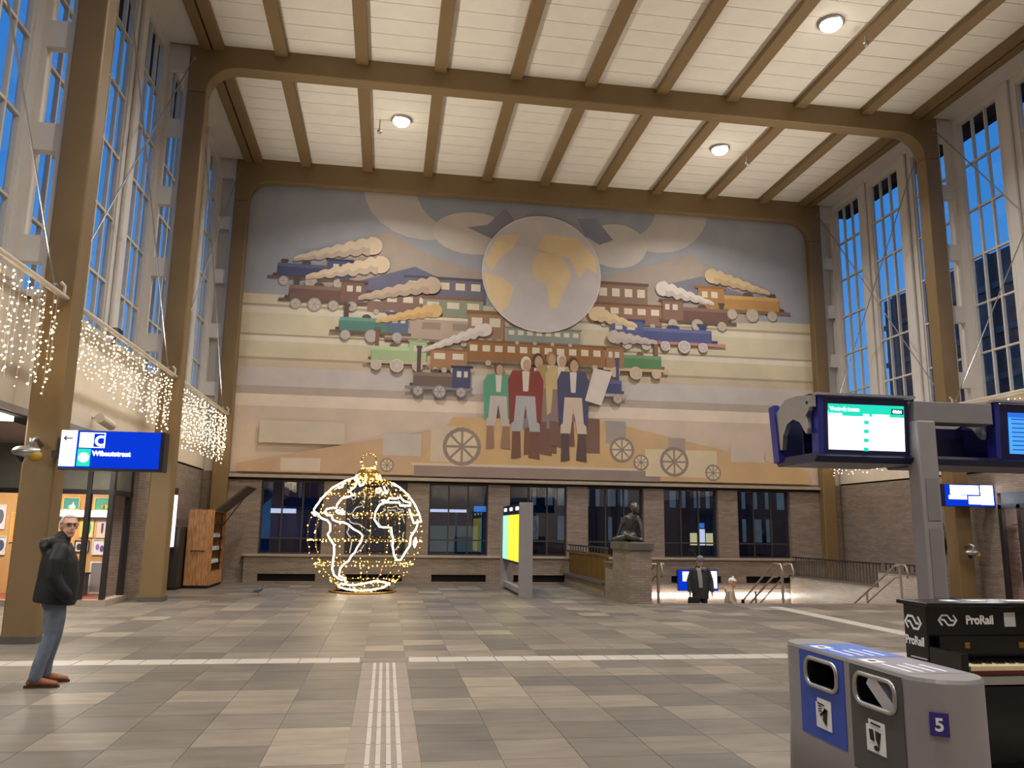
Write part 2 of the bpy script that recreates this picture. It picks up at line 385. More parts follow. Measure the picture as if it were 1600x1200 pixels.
for c in farc:
    a, b, d, e = c[0]+.0025, c[1]-.0025, c[2]+.0025, c[3]-.0025
    far.add([(a, d, -.02), (b, d, -.02), (b, e, -.02), (a, e, -.02), (a, d, 0), (b, d, 0), (b, e, 0), (a, e, 0)], [(4, 5, 6, 7), (0, 1, 5, 4), (1, 2, 6, 5), (2, 3, 7, 6), (3, 0, 4, 7)])
fo = far.build('floor_tiles_beyond', TILE_A, floor, kind='stuff', fix=False)
at = fo.data.attributes.new('tile_rnd', 'FLOAT', 'FACE')
for i in range(len(farc)):
    r = random.random()
    for k in range(5): at.data[i*5+k].value = r
wt = MB().box(-.181, .181, -.187, .187, -.02, .001).mesh('white_tile', WTILE)
x = -.255
while x > -10: inst('white_tile', wt, floor, (x-.189, 10.86, 0)); x -= .378
x = .356
while x < 9.0: inst('white_tile', wt, floor, (x+.189, 10.86, 0)); x += .378
y = 11.24
while y < 17.9: inst('white_tile', wt, floor, (8.91, y, 0)); y += .378
inst('floor_tile', MB().box(-.303, .303, -.187, .187, -.02, 0).mesh('floor_tile', TILE_O), floor, (.05, 10.86, 0))
tr = MB().box(-.018, .018, -.27, .27, -.01, .006).mesh('tactile_rib', WTILE)
for k in range(4):
    y = 10.33
    while y > -3: inst('tactile_rib', tr, floor, (-.068+.078*k, y, 0)); y -= .553
# ------------------------------------------------------------------ end wall
wb = thing('wall_back', 'end wall with taupe brick below the painting', 'wall', (CX, YB, 0), kind='structure')
WC = [-2.89+2.575*k for k in range(7)]; us = [CX-10.6]
for c in WC: us += [c-.94, c+.94]
us += [CX+10.6]
MB().panel(us, [-3.6, .83, 3.06, 3.3], lambda i, j: j == 1 and i % 2 == 1, FX, YB, YB+.4).build('brick_wall', BRICK, wb)
B('upper_wall', PLASTER, wb, CX-10.6, CX+10.6, YB+.02, YB+.4, 3.3, ZC+.2)
# low plinth wall under the windows, with slots
us = [-4.18]; sl = [-2.91, -.3, 2.3, 4.87, 7.45, 10.05, 12.62]
for c in sl: us += [c-.85, c+.85]
us += [XR]
pl = thing('trim_1', 'brick plinth wall with dark air slots under the end windows', 'plinth', (CX, YB, 0), kind='structure')
MB().panel(us, [0, .03, .25, .76], lambda i, j: j == 1 and i % 2 == 1, FX, YB-.14, YB-.02).build('plinth_wall', BRICK, pl)
B('slot_back', SLOT, pl, -4.1, XR-.1, YB-.03, YB-.005, .0, .4)
B('sill', STONE, pl, -4.25, XR, YB-.2, YB+.1, .76, .83, bevel=.01)
lg = thing('trim_2', 'stone ledge under the painting', 'ledge', (CX, YB, 3.1), kind='structure')
B('ledge', STONE, lg, XL, XR, YB-.16, YB+.02, 3.12, 3.22, bevel=.012)
B('shadow_gap', SLOT, lg, XL, XR, YB-.05, YB+.02, 3.06, 3.12)
WN = [0]
def window(label, us, vs, f, t, fm, gm, th=.06, barw=.05, loc=(0, 0, 0)):
    WN[0] += 1
    g = thing('window_%d' % WN[0], label, 'window', loc, kind='structure')
    U = []; 
    for k, u in enumerate(us): U += [u if k == 0 else u-barw/2, u+barw if k == 0 else (u+barw/2 if k < len(us)-1 else u)]
    U[-2] = us[-1]-barw
    V = []
    for k, u in enumerate(vs): V += [u if k == 0 else u-barw/2, u+barw if k == 0 else (u+barw/2 if k < len(vs)-1 else u)]
    V[-2] = vs[-1]-barw
    MB().panel(U, V, lambda i, j: i % 2 == 1 and j % 2 == 1, f, t-th/2, t+th/2).build('window_frame', fm, g)
    cache = {}
    for i in range(1, len(U)-1, 2):
        for j in range(1, len(V)-1, 2):
            k = (round(U[i+1]-U[i], 3), round(V[j+1]-V[j], 3))
            if k not in cache:
                a, b = k[0]/2+.005, k[1]/2+.005
                cache[k] = MB().add([f(-a, -b, 0), f(a, -b, 0), f(a, b, 0), f(-a, b, 0), f(-a, -b, .006), f(a, -b, .006), f(a, b, .006), f(-a, b, .006)], [(0, 3, 2, 1), (4, 5, 6, 7), (0, 1, 5, 4), (1, 2, 6, 5), (2, 3, 7, 6), (3, 0, 4, 7)]).mesh('pane', gm)
            inst('pane', cache[k], g, f((U[i]+U[i+1])/2, (V[j]+V[j+1])/2, t))
    return g
for k, c in enumerate(WC):
    window('dark end window, number %d from the shop side, below the painting' % (k+1), [c-.94, c-.94+.63, c+.94-.63, c+.94], [.83, 1.3, 3.06], FX, YB+.2, BRONZEF, DGLASS, th=.07, barw=.045, loc=(c, YB+.2, .83))
# ------------------------------------------------------------------ side walls
def side(s, name):
    q = lambda a, b: sorted((CX+s*a, CX+s*b))
    wl = thing(name, 'side wall of tall windows over a cream band and brick', 'wall', (CX+s*10.45, 9, 0), kind='structure')
    ys = [YR]
    for (a, b) in BAYS[::-1]:
        mid = (a+b)/2
        for dy in (-2.15, 0, 2.15):
            ys += [mid+dy-.73, mid+dy+.73]
    ys += [YB+.3]
    MB().panel(ys, [5.05, 5.16, 13.16, ZC+.1], lambda i, j: j == 1 and i % 2 == 1, FY, *q(10.66, 10.82)).build('window_wall', PLASTER, wl)
    for y0 in [(ys[i]+ys[i+1])/2 for i in range(2, len(ys)-2, 2)]:
        big = any(abs(y0-(f+.21)) < .6 for f in FR)
        if not big: B('pilaster', PLASTER, wl, *q(10.56, 10.66), y0-.16, y0+.16, 5.05, ZC-.06, bevel=.04)
    for f in FR:
        yc = f+.21; d = [10.145, 10.25, 10.58, 10.66]
        MBp = [5.05, 5.15, 5.60, 6.02, 7.42, 7.88, 9.2, 9.66, 11.0, 11.42, 12.74, ZC]
        MB().panel([CX+s*v for v in d] if s > 0 else [CX+s*v for v in d[::-1]], MBp, lambda i, j: i == 1 and j in (1, 3, 5, 7, 9), FX, yc-.09, yc+.09).build('pierced_fin', PLASTER, wl)
    # cream band and sill
    B('cream_band', FRIEZE, wl, *q(10.45, 11.05), YR, YB+.1, 3.34, 5.05)
    B('band_gap', SLOT, wl, *q(10.52, 11.0), YR, YB, 3.29, 3.34)
    B('window_sill', PLASTER, wl, *q(10.38, 10.9), YR, YB, 5.05, 5.1, bevel=.01)
    B('eave', SLOT, wl, *q(10.83, 11.6), YR, YB+.3, 13.16, 13.4)
    return wl, q
wleft, ql = side(-1, 'wall_left'); wright, qr = side(1, 'wall_right')
B('brick_wall', BRICK, wleft, *ql(10.47, 11.05), 19.35, YB+.1, -.02, 3.29)
B('brick_wall', BRICK, wleft, *ql(10.47, 11.05), YR, 6.5, -.02, 3.29)
B('brick_wall', BRICK, wright, *qr(10.47, 11.05), 18.42, YB+.1, -3.5, 3.29)
B('brick_wall', BRICK, wright, *qr(10.47, 11.05), YR, 12.9, -.02, 3.29)
B('brick_wall', BRICK, wright, *qr(10.47, 11.05), 12.9, 18.42, 2.75, 3.29)
for s, nm in ((-1, 'left'), (1, 'right')):
    for b, (a, e) in enumerate(BAYS[:3] if s < 0 else BAYS[:2]):
        mid = (a+e)/2
        for k, dy in enumerate((2.15, 0, -2.15)):
            yc = mid+dy; pos = ['far', 'middle', 'near'][k]; bay = ['beside the painted wall', 'in the second bay', 'in the third bay'][b]
            us = [yc-.73, yc-.245, yc+.245, yc+.73]
            window('tall white %s window of the %s wall %s' % (pos, nm, bay), us, [5.16+1.3333*i for i in range(7)], FY, CX+s*10.74, WFRAME, GLASS, th=.08, barw=.05, loc=(CX+s*10.74, yc, 5.16))
# rear wall behind the camera
wr = thing('wall_rear', 'plain rear wall of the hall behind the camera', 'wall', (CX, YR, 0), kind='structure')
B('rear_wall', FRIEZE, wr, CX-11, CX+11, YR-.3, YR, -.3, ZC+.2)
# ------------------------------------------------------------------ lamps and added uplights
for i, y in enumerate((21.9, 15.53, 9.2, 2.9, -3.4)):
    for j, x in enumerate((-.04, 9.77)):
        row = ['over the glowing globe', 'over the second bay', 'over the third bay', 'above the camera', 'behind the camera'][i]
        g = thing('ceiling_lamp', 'round bright ceiling lamp %s, %s of the pair' % (row, ['shop side', 'stair side'][j]), 'ceiling lamp', (x, y, ZC), group='round ceiling lamps')
        MB().lathe([(.30, 0), (.30, -.05), (.27, -.07), (.25, -.07), (.25, 0)], (x, y, ZC), 24).build('housing', SILVER, g, smooth=False)
        MB().lathe([(.245, -.03), (.24, -.10), (.17, -.17), (.07, -.21), (.001, -.215)], (x, y, ZC), 20).build('lens', E_LENS, g, smooth=True)
        l = bpy.data.lights.new('lamp_light', 'AREA'); l.shape = 'DISK'; l.size = .5; l.energy = LAMP_W; l.color = WARM; l.spread = math.radians(140)
        lo = bpy.data.objects.new('lamp_light', l); COL.objects.link(lo); lo.parent = g; lo.location = (0, 0, -.24)
        if i < 2:
            sx_ = -.62 if j == 0 else .95
            d = thing('ceiling_camera', 'small domed camera on a stalk beside the ceiling lamp %s, %s' % (row, ['shop side', 'stair side'][j]), 'camera', (x+sx_, y+.15, ZC), group='small ceiling cameras')
            MB().cyl((x+sx_, y+.15, ZC), (x+sx_, y+.15, ZC-.3), .02, 8).build('stalk', SILVER, d)
            MB().ball((x+sx_, y+.15, ZC-.36), .075, 12, 8).build('dome', SILVER, d, smooth=True)
for s in (-1, 1):  # uplight strips added on the sills to brighten the ceiling, not known fixtures
    for i, (a, b) in enumerate(BAYS):
        xx = CX+s*10.42
        wl_ = wleft if s < 0 else wright
        MB().prism([(-.09, 0), (.09, 0), (.12, .1), (.1, .1), (.075, .02), (-.075, .02), (-.1, .1), (-.12, .1)], lambda u, v, t: (xx+u, t, 5.1+v), a+.5, b-.5).build('added_uplight_trough', WFRAME, wl_)
        l = bpy.data.lights.new('added_trough_light', 'AREA'); l.shape = 'RECTANGLE'; l.size = .12; l.size_y = b-a-1.2; l.energy = UP_W; l.color = UPCOL; l.spread = math.radians(72)
        lo = bpy.data.objects.new('added_trough_light', l); COL.objects.link(lo); lo.location = (xx, (a+b)/2, 5.18); lo.rotation_euler = (PI, s*-.66, 0)
# ------------------------------------------------------------------ X cables in the window bays
def cables(s):
    for b, (a, e) in enumerate(BAYS[:3] if s < 0 else BAYS[:2]):
        xx = CX+s*9.98; wd = ['left', 'right'][s > 0]; bay = ['beside the painted wall', 'in the second bay', 'in the third bay'][b]
        for k, (p, q, d) in enumerate((((xx, a, 13.0), (xx, e, 5.2), 'falling towards the painting'), ((xx+s*.06, e, 13.0), (xx+s*.06, a, 5.2), 'rising towards the painting'))):
            g = thing('tie_cable', 'thin steel tie cable %s, %s wall %s' % (d, wd, bay), 'cable', (xx, (a+e)/2, 5.2), group='crossed tie cables')
            MB().cyl(p, q, .016, 6).build('rod', GREYM, g)
            for pt in (p, q): MB().ball(pt, .05, 8, 6).build('anchor', GREYM, g)
cables(-1); cables(1)
# ------------------------------------------------------------------ the painted wall (own simplified design in the same colours)
mural = thing('mural', 'wide wall painting of steam trains, smoke and a pale globe', 'mural', (CX, YB, 3.22))
LY = [0]
def lay():
    LY[0] += 1; return YB+.018-.00015*LY[0]
def flat(pts, col, mb):
    y = lay(); mb.poly([(p[0], y, p[1]) for p in pts], tuple(c*.78+g*.22 for c, g in zip(col, (172, 160, 150))))
def rect(a, b, c, d): return [(a, c), (b, c), (b, d), (a, d)]
def ell(cx, cz, rx, rz=None, n=24, a0=0, a1=2*PI):
    rz = rx if rz is None else rz
    k = n if abs(a1-a0-2*PI) < 1e-6 else n+1
    return [(cx+rx*math.cos(a0+(a1-a0)*i/n), cz+rz*math.sin(a0+(a1-a0)*i/n)) for i in range(k)]
def motif(name, items, label=None):
    mb = MB()
    for pts, col in items: flat(pts, col, mb)
    return mb.build(name, PAINT, mural, label=label, fix=False)
ML, MR, MT = XL-.1, XR+.1, 12.75
motif('painted_sky', [(rect(ML, MR, 8.3, MT), (148, 153, 163))])
for z0, z1, c in ((7.45, 8.98, (206, 194, 164)), (8.58, 8.66, (164, 146, 124)), (8.36, 8.55, (216, 206, 186)), (7.62, 7.68, (160, 142, 120)), (7.44, 7.6, (220, 210, 190)), (6.62, 7.44, (205, 192, 160)), (6.84, 6.92, (166, 146, 122)), (6.6, 6.84, (198, 180, 152)),
                  (6.0, 6.6, (196, 188, 184)), (5.74, 6.0, (172, 158, 148)), (5.36, 5.74, (228, 210, 190)), (3.2, 5.36, (206, 186, 168))):
    motif('painted_band', [(rect(ML, MR, z0, z1), c)])
# cloud banks at the top
motif('painted_cloud', [(ell(.9, 12.9, 2.1, 1.75), (188, 181, 173)), (ell(2.1, 12.95, 1.55, 1.35), (138, 146, 158))])
motif('painted_cloud', [(ell(2.5, 11.5, 1.35, .75), (198, 189, 178)), ([(2.3, 11.7), (3.0, 11.85), (3.6, 12.5), (3.9, 12.1), (3.3, 11.3)], (124, 124, 142))])
motif('painted_cloud', [(ell(9.0, 13.0, 1.9, 1.75), (188, 182, 176)), (ell(7.6, 12.9, 1.35, 1.25), (140, 146, 160))])
motif('painted_cloud', [(ell(7.5, 11.4, 1.1, .8), (196, 189, 180)), ([(6.1, 12.3), (6.8, 12.35), (7.4, 11.6), (6.9, 11.4), (6.4, 11.7)], (122, 126, 146))])
motif('painted_hill', [([(-2.8, 9.7), (-1.6, 10.9), (-.3, 11.4), (.9, 10.7), (2.9, 10.1), (2.9, 8.7), (-2.8, 8.9)], (160, 146, 134)), ([(-1.2, 9.6), (.6, 10.2), (1.8, 9.7), (3.0, 9.9), (3.0, 9.0), (-1.2, 9.1)], (88, 92, 118))])
motif('painted_hill', [([(12.6, 9.7), (11.4, 10.6), (10.2, 11.3), (8.8, 10.8), (6.8, 10.2), (6.8, 8.7), (12.6, 8.9)], (162, 148, 138)), ([(12.2, 9.9), (10.6, 10.5), (9.2, 10.1), (9.2, 9.5), (12.2, 9.4)], (112, 112, 130))])
def plume(x, z, d, n, r, cols, rise=.28):
    pr = random.Random(int(abs(x*100)+z*10)); L = n*r*.82; lo, hi = [], []; m = 10*n
    up = [pr.uniform(.75, 1.1) for _ in range(n+2)]; dn = [pr.uniform(.7, 1.1) for _ in range(n+2)]
    for i in range(m+1):
        t = i/m; q = r*(.28+.95*t**.8); c = z+rise*L*.9*t; k = t*n; b1 = abs(math.sin(PI*k*.9)); b2 = abs(math.sin(PI*k*.9+1.1)); j = int(k)
        hi.append((x+d*L*t, c+q*.62*(.72+.38*b1*up[j]))); lo.append((x+d*L*t, c-q*.6*(.7+.4*b2*dn[j])))
    ce = (x+d*(L+r*.2), z+rise*L*.9); cap = [(ce[0]+d*r*.75*math.cos(a), ce[1]+r*.74*math.sin(a)) for a in [PI/2-PI*i/10 for i in range(11)]]
    mid = [(a[0], (a[1]*.42+b[1]*.58)+.05*r*math.sin(5*i/m*n)) for i, (a, b) in enumerate(zip(hi, lo))]
    motif('painted_smoke', [(hi+cap+lo[::-1], cols[0]), (mid+lo[::-1], cols[1])])
def wheel(cx, cz, r, rim, hub, spokes=8):
    it = [(ell(cx, cz, r, n=20), rim), (ell(cx, cz, r*.8, n=20), hub)]
    for k in range(spokes):
        a = PI*2*k/spokes; c, s_ = math.cos(a), math.sin(a); t = r*.06
        it.append(([(cx-s_*t, cz+c*t), (cx+s_*t, cz-c*t), (cx+s_*t+c*r*.85, cz-c*t+s_*r*.85), (cx-s_*t+c*r*.85, cz+c*t+s_*r*.85)], rim))
    return it
def engine(x, z, d, L, h, body, cab, under, rim, stack=(70, 54, 48), nw=3, tall=.5):
    R = lambda a, b, c, e, col: ([(x+d*a*L, z+c*h), (x+d*b*L, z+c*h), (x+d*b*L, z+e*h), (x+d*a*L, z+e*h)], col)
    it = [R(-.04, 1, .22, .32, under), R(.03, .1, .32, .42, stack), R(.08, .7, .32, .78, body), R(.08, .7, .66, .78, tuple(min(255, c+24) for c in body)), R(.68, .96, .30, .98, cab), R(.66, 1.0, .96, 1.04, tuple(max(0, c-24) for c in cab)),
          R(.75, .82, .66, .86, (214, 204, 186)), R(.86, .92, .66, .86, (214, 204, 186)), R(.13, .19, .78, .78+tall, stack), R(.115, .205, .72+tall, .80+tall, stack)]
    it.append((ell(x+d*.42*L, z+.78*h, .06*L, .13*h, 12, 0, PI), stack))
    for k in range(nw): it += wheel(x+d*L*(.16+.66*k/(max(1, nw-1))), z+.16*h, .17*h if k != 1 else .22*h, rim, (188, 172, 156), 6)
    motif('painted_engine', it)
def coach(x0, x1, z, h, body, nwin, win=(222, 210, 186), roof=None):
    it = [(rect(x0, x1, z+.18*h, z+.9*h), body), (rect(x0-.05, x1+.05, z+.9*h, z+h), roof or tuple(max(0, c-30) for c in body)), (rect(x0, x1, z+.1*h, z+.2*h), (120, 100, 84))]
    for k in range(nwin):
        a = x0+(x1-x0)*(k+.2)/nwin; b = x0+(x1-x0)*(k+.8)/nwin; it.append((rect(a, b, z+.55*h, z+.8*h), win))
    for k in range(4):
        it += wheel(x0+(x1-x0)*(.14+.24*k), z+.1*h, .12*h, (150, 138, 128), (192, 178, 162), 4)
    motif('painted_coach', it)
coach(.3, 2.9, 8.95, .95, (98, 96, 112), 5); coach(6.8, 8.6, 8.95, 1.15, (128, 100, 84), 4)
coach(-.9, 1.2, 8.5, .8, (120, 92, 84), 4)
coach(.9, 2.9, 8.35, .85, (132, 140, 116), 3, roof=(122, 84, 62))
coach(6.7, 9.1, 8.5, .85, (134, 98, 78), 5)
engine(-4.0, 9.3, 1, 2.6, .95, (50, 56, 96), (60, 66, 104), (92, 68, 60), (150, 144, 140), nw=3, tall=.12)
engine(-3.6, 8.55, 1, 2.7, 1.0, (94, 66, 58), (108, 78, 68), (84, 64, 58), (150, 146, 146), nw=4, tall=.25)
engine(13.7, 9.0, -1, 3.4, 1.1, (172, 124, 62), (160, 112, 58), (122, 84, 62), (170, 156, 138), nw=4, tall=.1)
engine(11.7, 8.55, -1, 2.7, 1.0, (96, 66, 58), (120, 88, 74), (88, 64, 58), (170, 158, 146), nw=3, tall=.2)
plume(-3.3, 10.2, 1, 7, .42, ((206, 186, 158), (176, 158, 140)))
plume(-2.9, 9.6, 1, 7, .4, ((214, 192, 158), (186, 166, 142)))
plume(13.1, 10.0, -1, 7, .36, ((210, 184, 136), (190, 160, 118)))
plume(11.0, 9.5, -1, 6, .36, ((216, 208, 196), (190, 178, 166)))
plume(-1.2, 9.0, 1, 7, .4, ((190, 166, 142), (168, 148, 130)))
coach(-.3, 2.7, 7.55, .95, (176, 156, 138), 3, win=(146, 128, 116), roof=(224, 208, 186)); coach(2.4, 3.6, 7.6, 1.2, (146, 112, 84), 2)
engine(-1.95, 7.6, 1, 2.5, .95, (66, 120, 108), (78, 96, 124), (96, 76, 62), (164, 164, 170), nw=3, tall=.45)
engine(11.2, 7.75, -1, 4.1, 1.0, (62, 72, 126), (68, 80, 132), (186, 122, 112), (206, 204, 212), stack=(44, 50, 92), nw=5, tall=.2)
plume(-.6, 8.25, 1, 7, .32, ((218, 178, 112), (200, 158, 102)))
plume(8.2, 8.55, -1, 5, .34, ((222, 196, 150), (206, 180, 140)))
coach(2.4, 7.4, 6.95, .85, (140, 92, 48), 12, roof=(118, 78, 44))
coach(3.7, 6.2, 7.7, .6, (132, 142, 132), 8)
engine(-.85, 6.65, 1, 2.0, 1.0, (156, 182, 130), (164, 188, 138), (190, 176, 150), (206, 196, 190), stack=(110, 74, 56), nw=3, tall=.6)
coach(1.2, 2.4, 6.65, .8, (158, 110, 74), 2)
engine(9.2, 6.75, -1, 2.2, 1.0, (74, 122, 76), (146, 106, 70), (206, 170, 124), (214, 184, 150), stack=(116, 80, 58), nw=3, tall=.55)
plume(.95, 7.35, 1, 8, .3, ((222, 214, 204), (204, 194, 184)), rise=.45)
plume(8.9, 8.0, -1, 6, .3, ((196, 182, 170), (176, 162, 152)), rise=.1)
engine(.5, 5.85, 1, 2.1, 1.0, (96, 78, 70), (52, 58, 96), (120, 118, 126), (116, 122, 138), stack=(78, 56, 54), nw=3, tall=.85)
engine(7.75, 5.85, -1, 1.7, 1.0, (54, 62, 110), (132, 102, 76), (176, 162, 146), (150, 134, 124), stack=(54, 62, 104), nw=2, tall=.75)
# globe
gx, gz, gr = 4.87, 10.2, 2.05
it = [(ell(gx, gz, gr, n=64), (226, 218, 208)), (ell(gx, gz, gr*.985, n=64), (204, 197, 198))]
S = (232, 206, 156)
it += [([(gx-1.95, gz+.35), (gx-1.5, gz+1.25), (gx-.75, gz+1.35), (gx-1.0, gz+.85), (gx-1.45, gz+.45), (gx-1.75, gz-.05)], S),
       ([(gx-1.98, gz-.1), (gx-1.35, gz-.2), (gx-.95, gz-.55), (gx-1.15, gz-1.2), (gx-1.4, gz-1.45), (gx-1.8, gz-.95)], S),
       ([(gx-.35, gz+.35), (gx-.1, gz+.75), (gx+.55, gz+.7), (gx+.9, gz+.35), (gx+1.0, gz-.05), (gx+.8, gz-.5), (gx+.55, gz-1.15), (gx+.3, gz-1.2), (gx+.15, gz-.4), (gx-.3, gz-.15)], S),
       ([(gx-.2, gz+.85), (gx+.1, gz+1.4), (gx+1.2, gz+1.35), (gx+1.85, gz+.7), (gx+1.95, gz+.1), (gx+1.6, gz+.3), (gx+1.3, gz-.1), (gx+.95, gz+.6)], S)]
motif('painted_globe', it)
# lower field: ground wedges, blocks and wheels in sand and mauve
motif('painted_ground', [([(-4.6, 3.55), (3.7, 5.25), (3.7, 3.3), (-4.6, 3.3)], (192, 158, 124)), ([(7.0, 5.25), (14.2, 3.75), (14.2, 3.3), (7.0, 3.3)], (200, 164, 118)), ([(2.0, 5.2), (3.4, 5.2), (6.9, 5.2), (8.2, 3.5), (.8, 3.5)], (204, 166, 112))])
motif('painted_block', [(rect(.8, 8.9, 3.28, 3.62), (138, 120, 112)), (rect(.7, 9.0, 3.62, 3.7), (210, 190, 170))])
for a, b, c, d, col in ((-4.0, -1.4, 4.2, 4.9, (202, 190, 168)), (-.2, 1.0, 3.9, 4.6, (190, 180, 172)), (7.05, 7.75, 4.5, 5.25, (156, 146, 140)), (8.4, 10.9, 3.45, 4.35, (218, 200, 164)), (9.2, 9.8, 4.2, 4.75, (164, 146, 136)), (11.4, 12.6, 4.0, 4.6, (202, 186, 170)), (-3.3, -2.1, 3.35, 3.75, (210, 194, 178)), (1.3, 2.1, 3.75, 4.9, (204, 186, 162)), (6.1, 6.85, 4.15, 5.3, (108, 76, 64)), (4.6, 5.4, 4.1, 5.3, (98, 76, 68))):
    motif('painted_block', [(rect(a, b, c, d), col)])
for cx_, cz_, r in ((2.3, 4.25, .62), (9.4, 3.95, .5), (10.75, 3.62, .28), (7.6, 4.3, .42), (-.05, 3.6, .22), (8.25, 3.9, .26)):
    motif('painted_wheel', wheel(cx_, cz_, r, (134, 118, 108), (214, 196, 164), 8))
def figure(x, z, h, coat, legs, boots, hair, skin=(186, 148, 118), w=1.0):
    k = h/3.3; q = lambda pts: [(x+a*k*w, z+b*k) for a, b in pts]
    motif('painted_figure', [(q([(-.42, .05), (-.12, .1), (-.16, 1.0), (-.4, 1.0)]), boots), (q([(.1, .1), (.46, .05), (.42, 1.0), (.18, 1.0)]), boots),
        (q([(-.44, .9), (-.1, .9), (0, 1.7), (.14, .9), (.46, .9), (.4, 2.1), (-.38, 2.1)]), legs), (q([(-.5, 1.1), (-.36, 1.2), (-.3, 2.0), (.3, 2.0), (.36, 1.2), (.5, 1.1), (.56, 2.5), (.42, 2.8), (-.42, 2.8), (-.56, 2.5)]), coat),
        (q([(-.08, 2.15), (.08, 2.15), (.12, 2.78), (-.12, 2.78)]), (216, 206, 194)), (ell(x, z+3.02*k, .17*k, .24*k, 14), hair), (ell(x+.03*k, z+2.97*k, .13*k, .2*k, 14), skin)])
figure(4.75, 3.98, 3.5, (104, 46, 42), (120, 118, 120), (104, 70, 56), (66, 48, 44)); figure(5.2, 4.25, 3.3, (168, 134, 86), (128, 108, 102), (104, 70, 62), (150, 110, 80)); figure(5.55, 4.3, 3.2, (196, 170, 116), (128, 104, 100), (104, 72, 62), (214, 204, 192))
figure(3.45, 4.15, 2.95, (74, 146, 116), (186, 176, 168), (140, 104, 80), (84, 60, 48)); figure(4.35, 3.85, 3.5, (122, 46, 40), (166, 166, 172), (102, 66, 54), (222, 214, 202)); figure(5.95, 3.8, 3.6, (54, 60, 92), (208, 186, 168), (72, 58, 60), (66, 50, 44), w=.9)
motif('painted_sheet', [([(6.35, 5.9), (6.65, 7.0), (7.3, 6.9), (6.9, 5.75)], (218, 206, 196))])
# ------------------------------------------------------------------ curtains of fairy lights
def curtain(y0, y1, x, label, seed, z0=5.0, lo=3.45, axis='y', nstr=None, slope=0):
    rnd = random.Random(seed)
    P = (lambda t, o, z: (x+o, t, z)) if axis == 'y' else (lambda t, o, z: (t, x+o, z))
    g = thing('light_curtain', label, 'light curtain', P((y0+y1)/2, 0, z0), group='curtains of fairy lights under the windows')
    MB().cyl(P(y0, 0, z0), P(y1, 0, z0), .045, 12).build('rail', WFRAME, g, smooth=True)
    for t in (y0+.12, y1-.12):
        MB().tube([P(t, -.0, z0+.03), P(t, 0, z0+.16), P(t, -.06, z0+.22)], .025, 6).build('bracket', WFRAME, g)
    n = nstr or int((y1-y0)/.17); bl = MB(); st = MB()
    for i in range(n):
        t = y0+.25+(y1-y0-.6)*i/(n-1); o = rnd.uniform(-.03, .03)
        L = (z0-lo)*(.72+.28*abs(math.sin(i*1.3+seed)))*(1-slope*(1-i/n)); z = z0-.12-rnd.random()*.06
        st.tube([P(t, o, z0), P(t, o, z0-L)], .0025, 3)
        while z > z0-L:
            bl.octa(P(t+rnd.uniform(-.035, .035), o+rnd.uniform(-.03, .03), z), rnd.choice((.008, .010, .012, .016))); z -= rnd.uniform(.05, .13)
    st.build('light_strings', WFRAME, g, kind='stuff', fix=False); bl.build('bulbs', E_BULB, g, kind='stuff', fix=False)
curtain(19.42, 25.32, XL-.1, 'white fairy light curtain hung beside the painted wall, above the wooden kiosk', 1)
curtain(12.97, 19.0, XL-.1, 'white fairy light curtain hung above the blue hanging sign with the arrow', 2, lo=3.55, slope=.3)
curtain(6.52, 12.55, XL-.1, 'white fairy light curtain hung nearest the camera above the man', 3, lo=3.4)
curtain(19.42, 25.32, XR+.1, 'white fairy light curtain hung on the stair side, seen below the display screens', 4, lo=3.5)
curtain(12.97, 19.0, XR+.1, 'white fairy light curtain hung on the stair side, beside the small lit sign', 5, lo=3.5, z0=5.05)
for k, (a, b) in enumerate(((-3.6, .6), (3.0, 7.0), (9.6, 13.4))):
    curtain(a, b, YR+.35, 'white fairy light curtain on the rear wall, %s' % ['shop side', 'in the middle', 'stair side'][k], 10+k, axis='x', lo=3.6, nstr=18)
# ------------------------------------------------------------------ glowing globe ornament
GC = Vector((-.53, 22.0, 1.50)); GR = 1.5
globe = thing('globe_ornament', 'giant wire bauble globe outlined in glowing rope light on the floor', 'light ornament', (GC.x, GC.y, 0))
def sph(lat, lon, r=GR): return (GC.x+r*math.cos(lat)*math.sin(lon), GC.y-r*math.cos(lat)*math.cos(lon), GC.z+r*math.sin(lat))
gb = MB(); rg = random.Random(5)
def bulbs_on(pts, step=.075):
    for a, b in zip(pts, pts[1:]):
        a, b = Vector(a), Vector(b); L = (b-a).length; k = max(1, int(L/step))
        for i in range(k):
            p = a.lerp(b, (i+rg.random()*.5)/k); gb.octa(tuple(p+Vector((rg.uniform(-.02, .02), rg.uniform(-.02, .02), rg.uniform(-.02, .02)))), rg.choice((.010, .013, .016, .022)))
for lon in [PI*k/6 for k in range(12)]:
    pts = [sph(-PI/2*.93+PI*.93*i/24, lon+.1) for i in range(25)]
    MB().tube(pts, .008, 5).build('wire_meridian', BRASS, globe); bulbs_on(pts, .11)
for lat in (-.95, -.55, -.12, .35, .75, 1.1):
    pts = [sph(lat, 2*PI*i/36) for i in range(36)]
    MB().tube(pts, .008, 5, closed=True).build('wire_ring', BRASS, globe); bulbs_on(pts+pts[:1], .11)
gz0 = GC.z+GR
MB().lathe([(.30, gz0-.1), (.33, gz0-.02), (.30, gz0+.13), (.22, gz0+.2), (.12, gz0+.24), (.001, gz0+.25)], (GC.x, GC.y, 0), 20).build('crown_cap', BRASS, globe)
ring = [(GC.x+.2*math.sin(2*PI*i/24), GC.y, gz0+.42+.2*math.cos(2*PI*i/24)) for i in range(24)]
MB().tube(ring, .016, 8, closed=True).build('hanging_loop', BRASS, globe, smooth=True); bulbs_on(ring+ring[:1], .05)
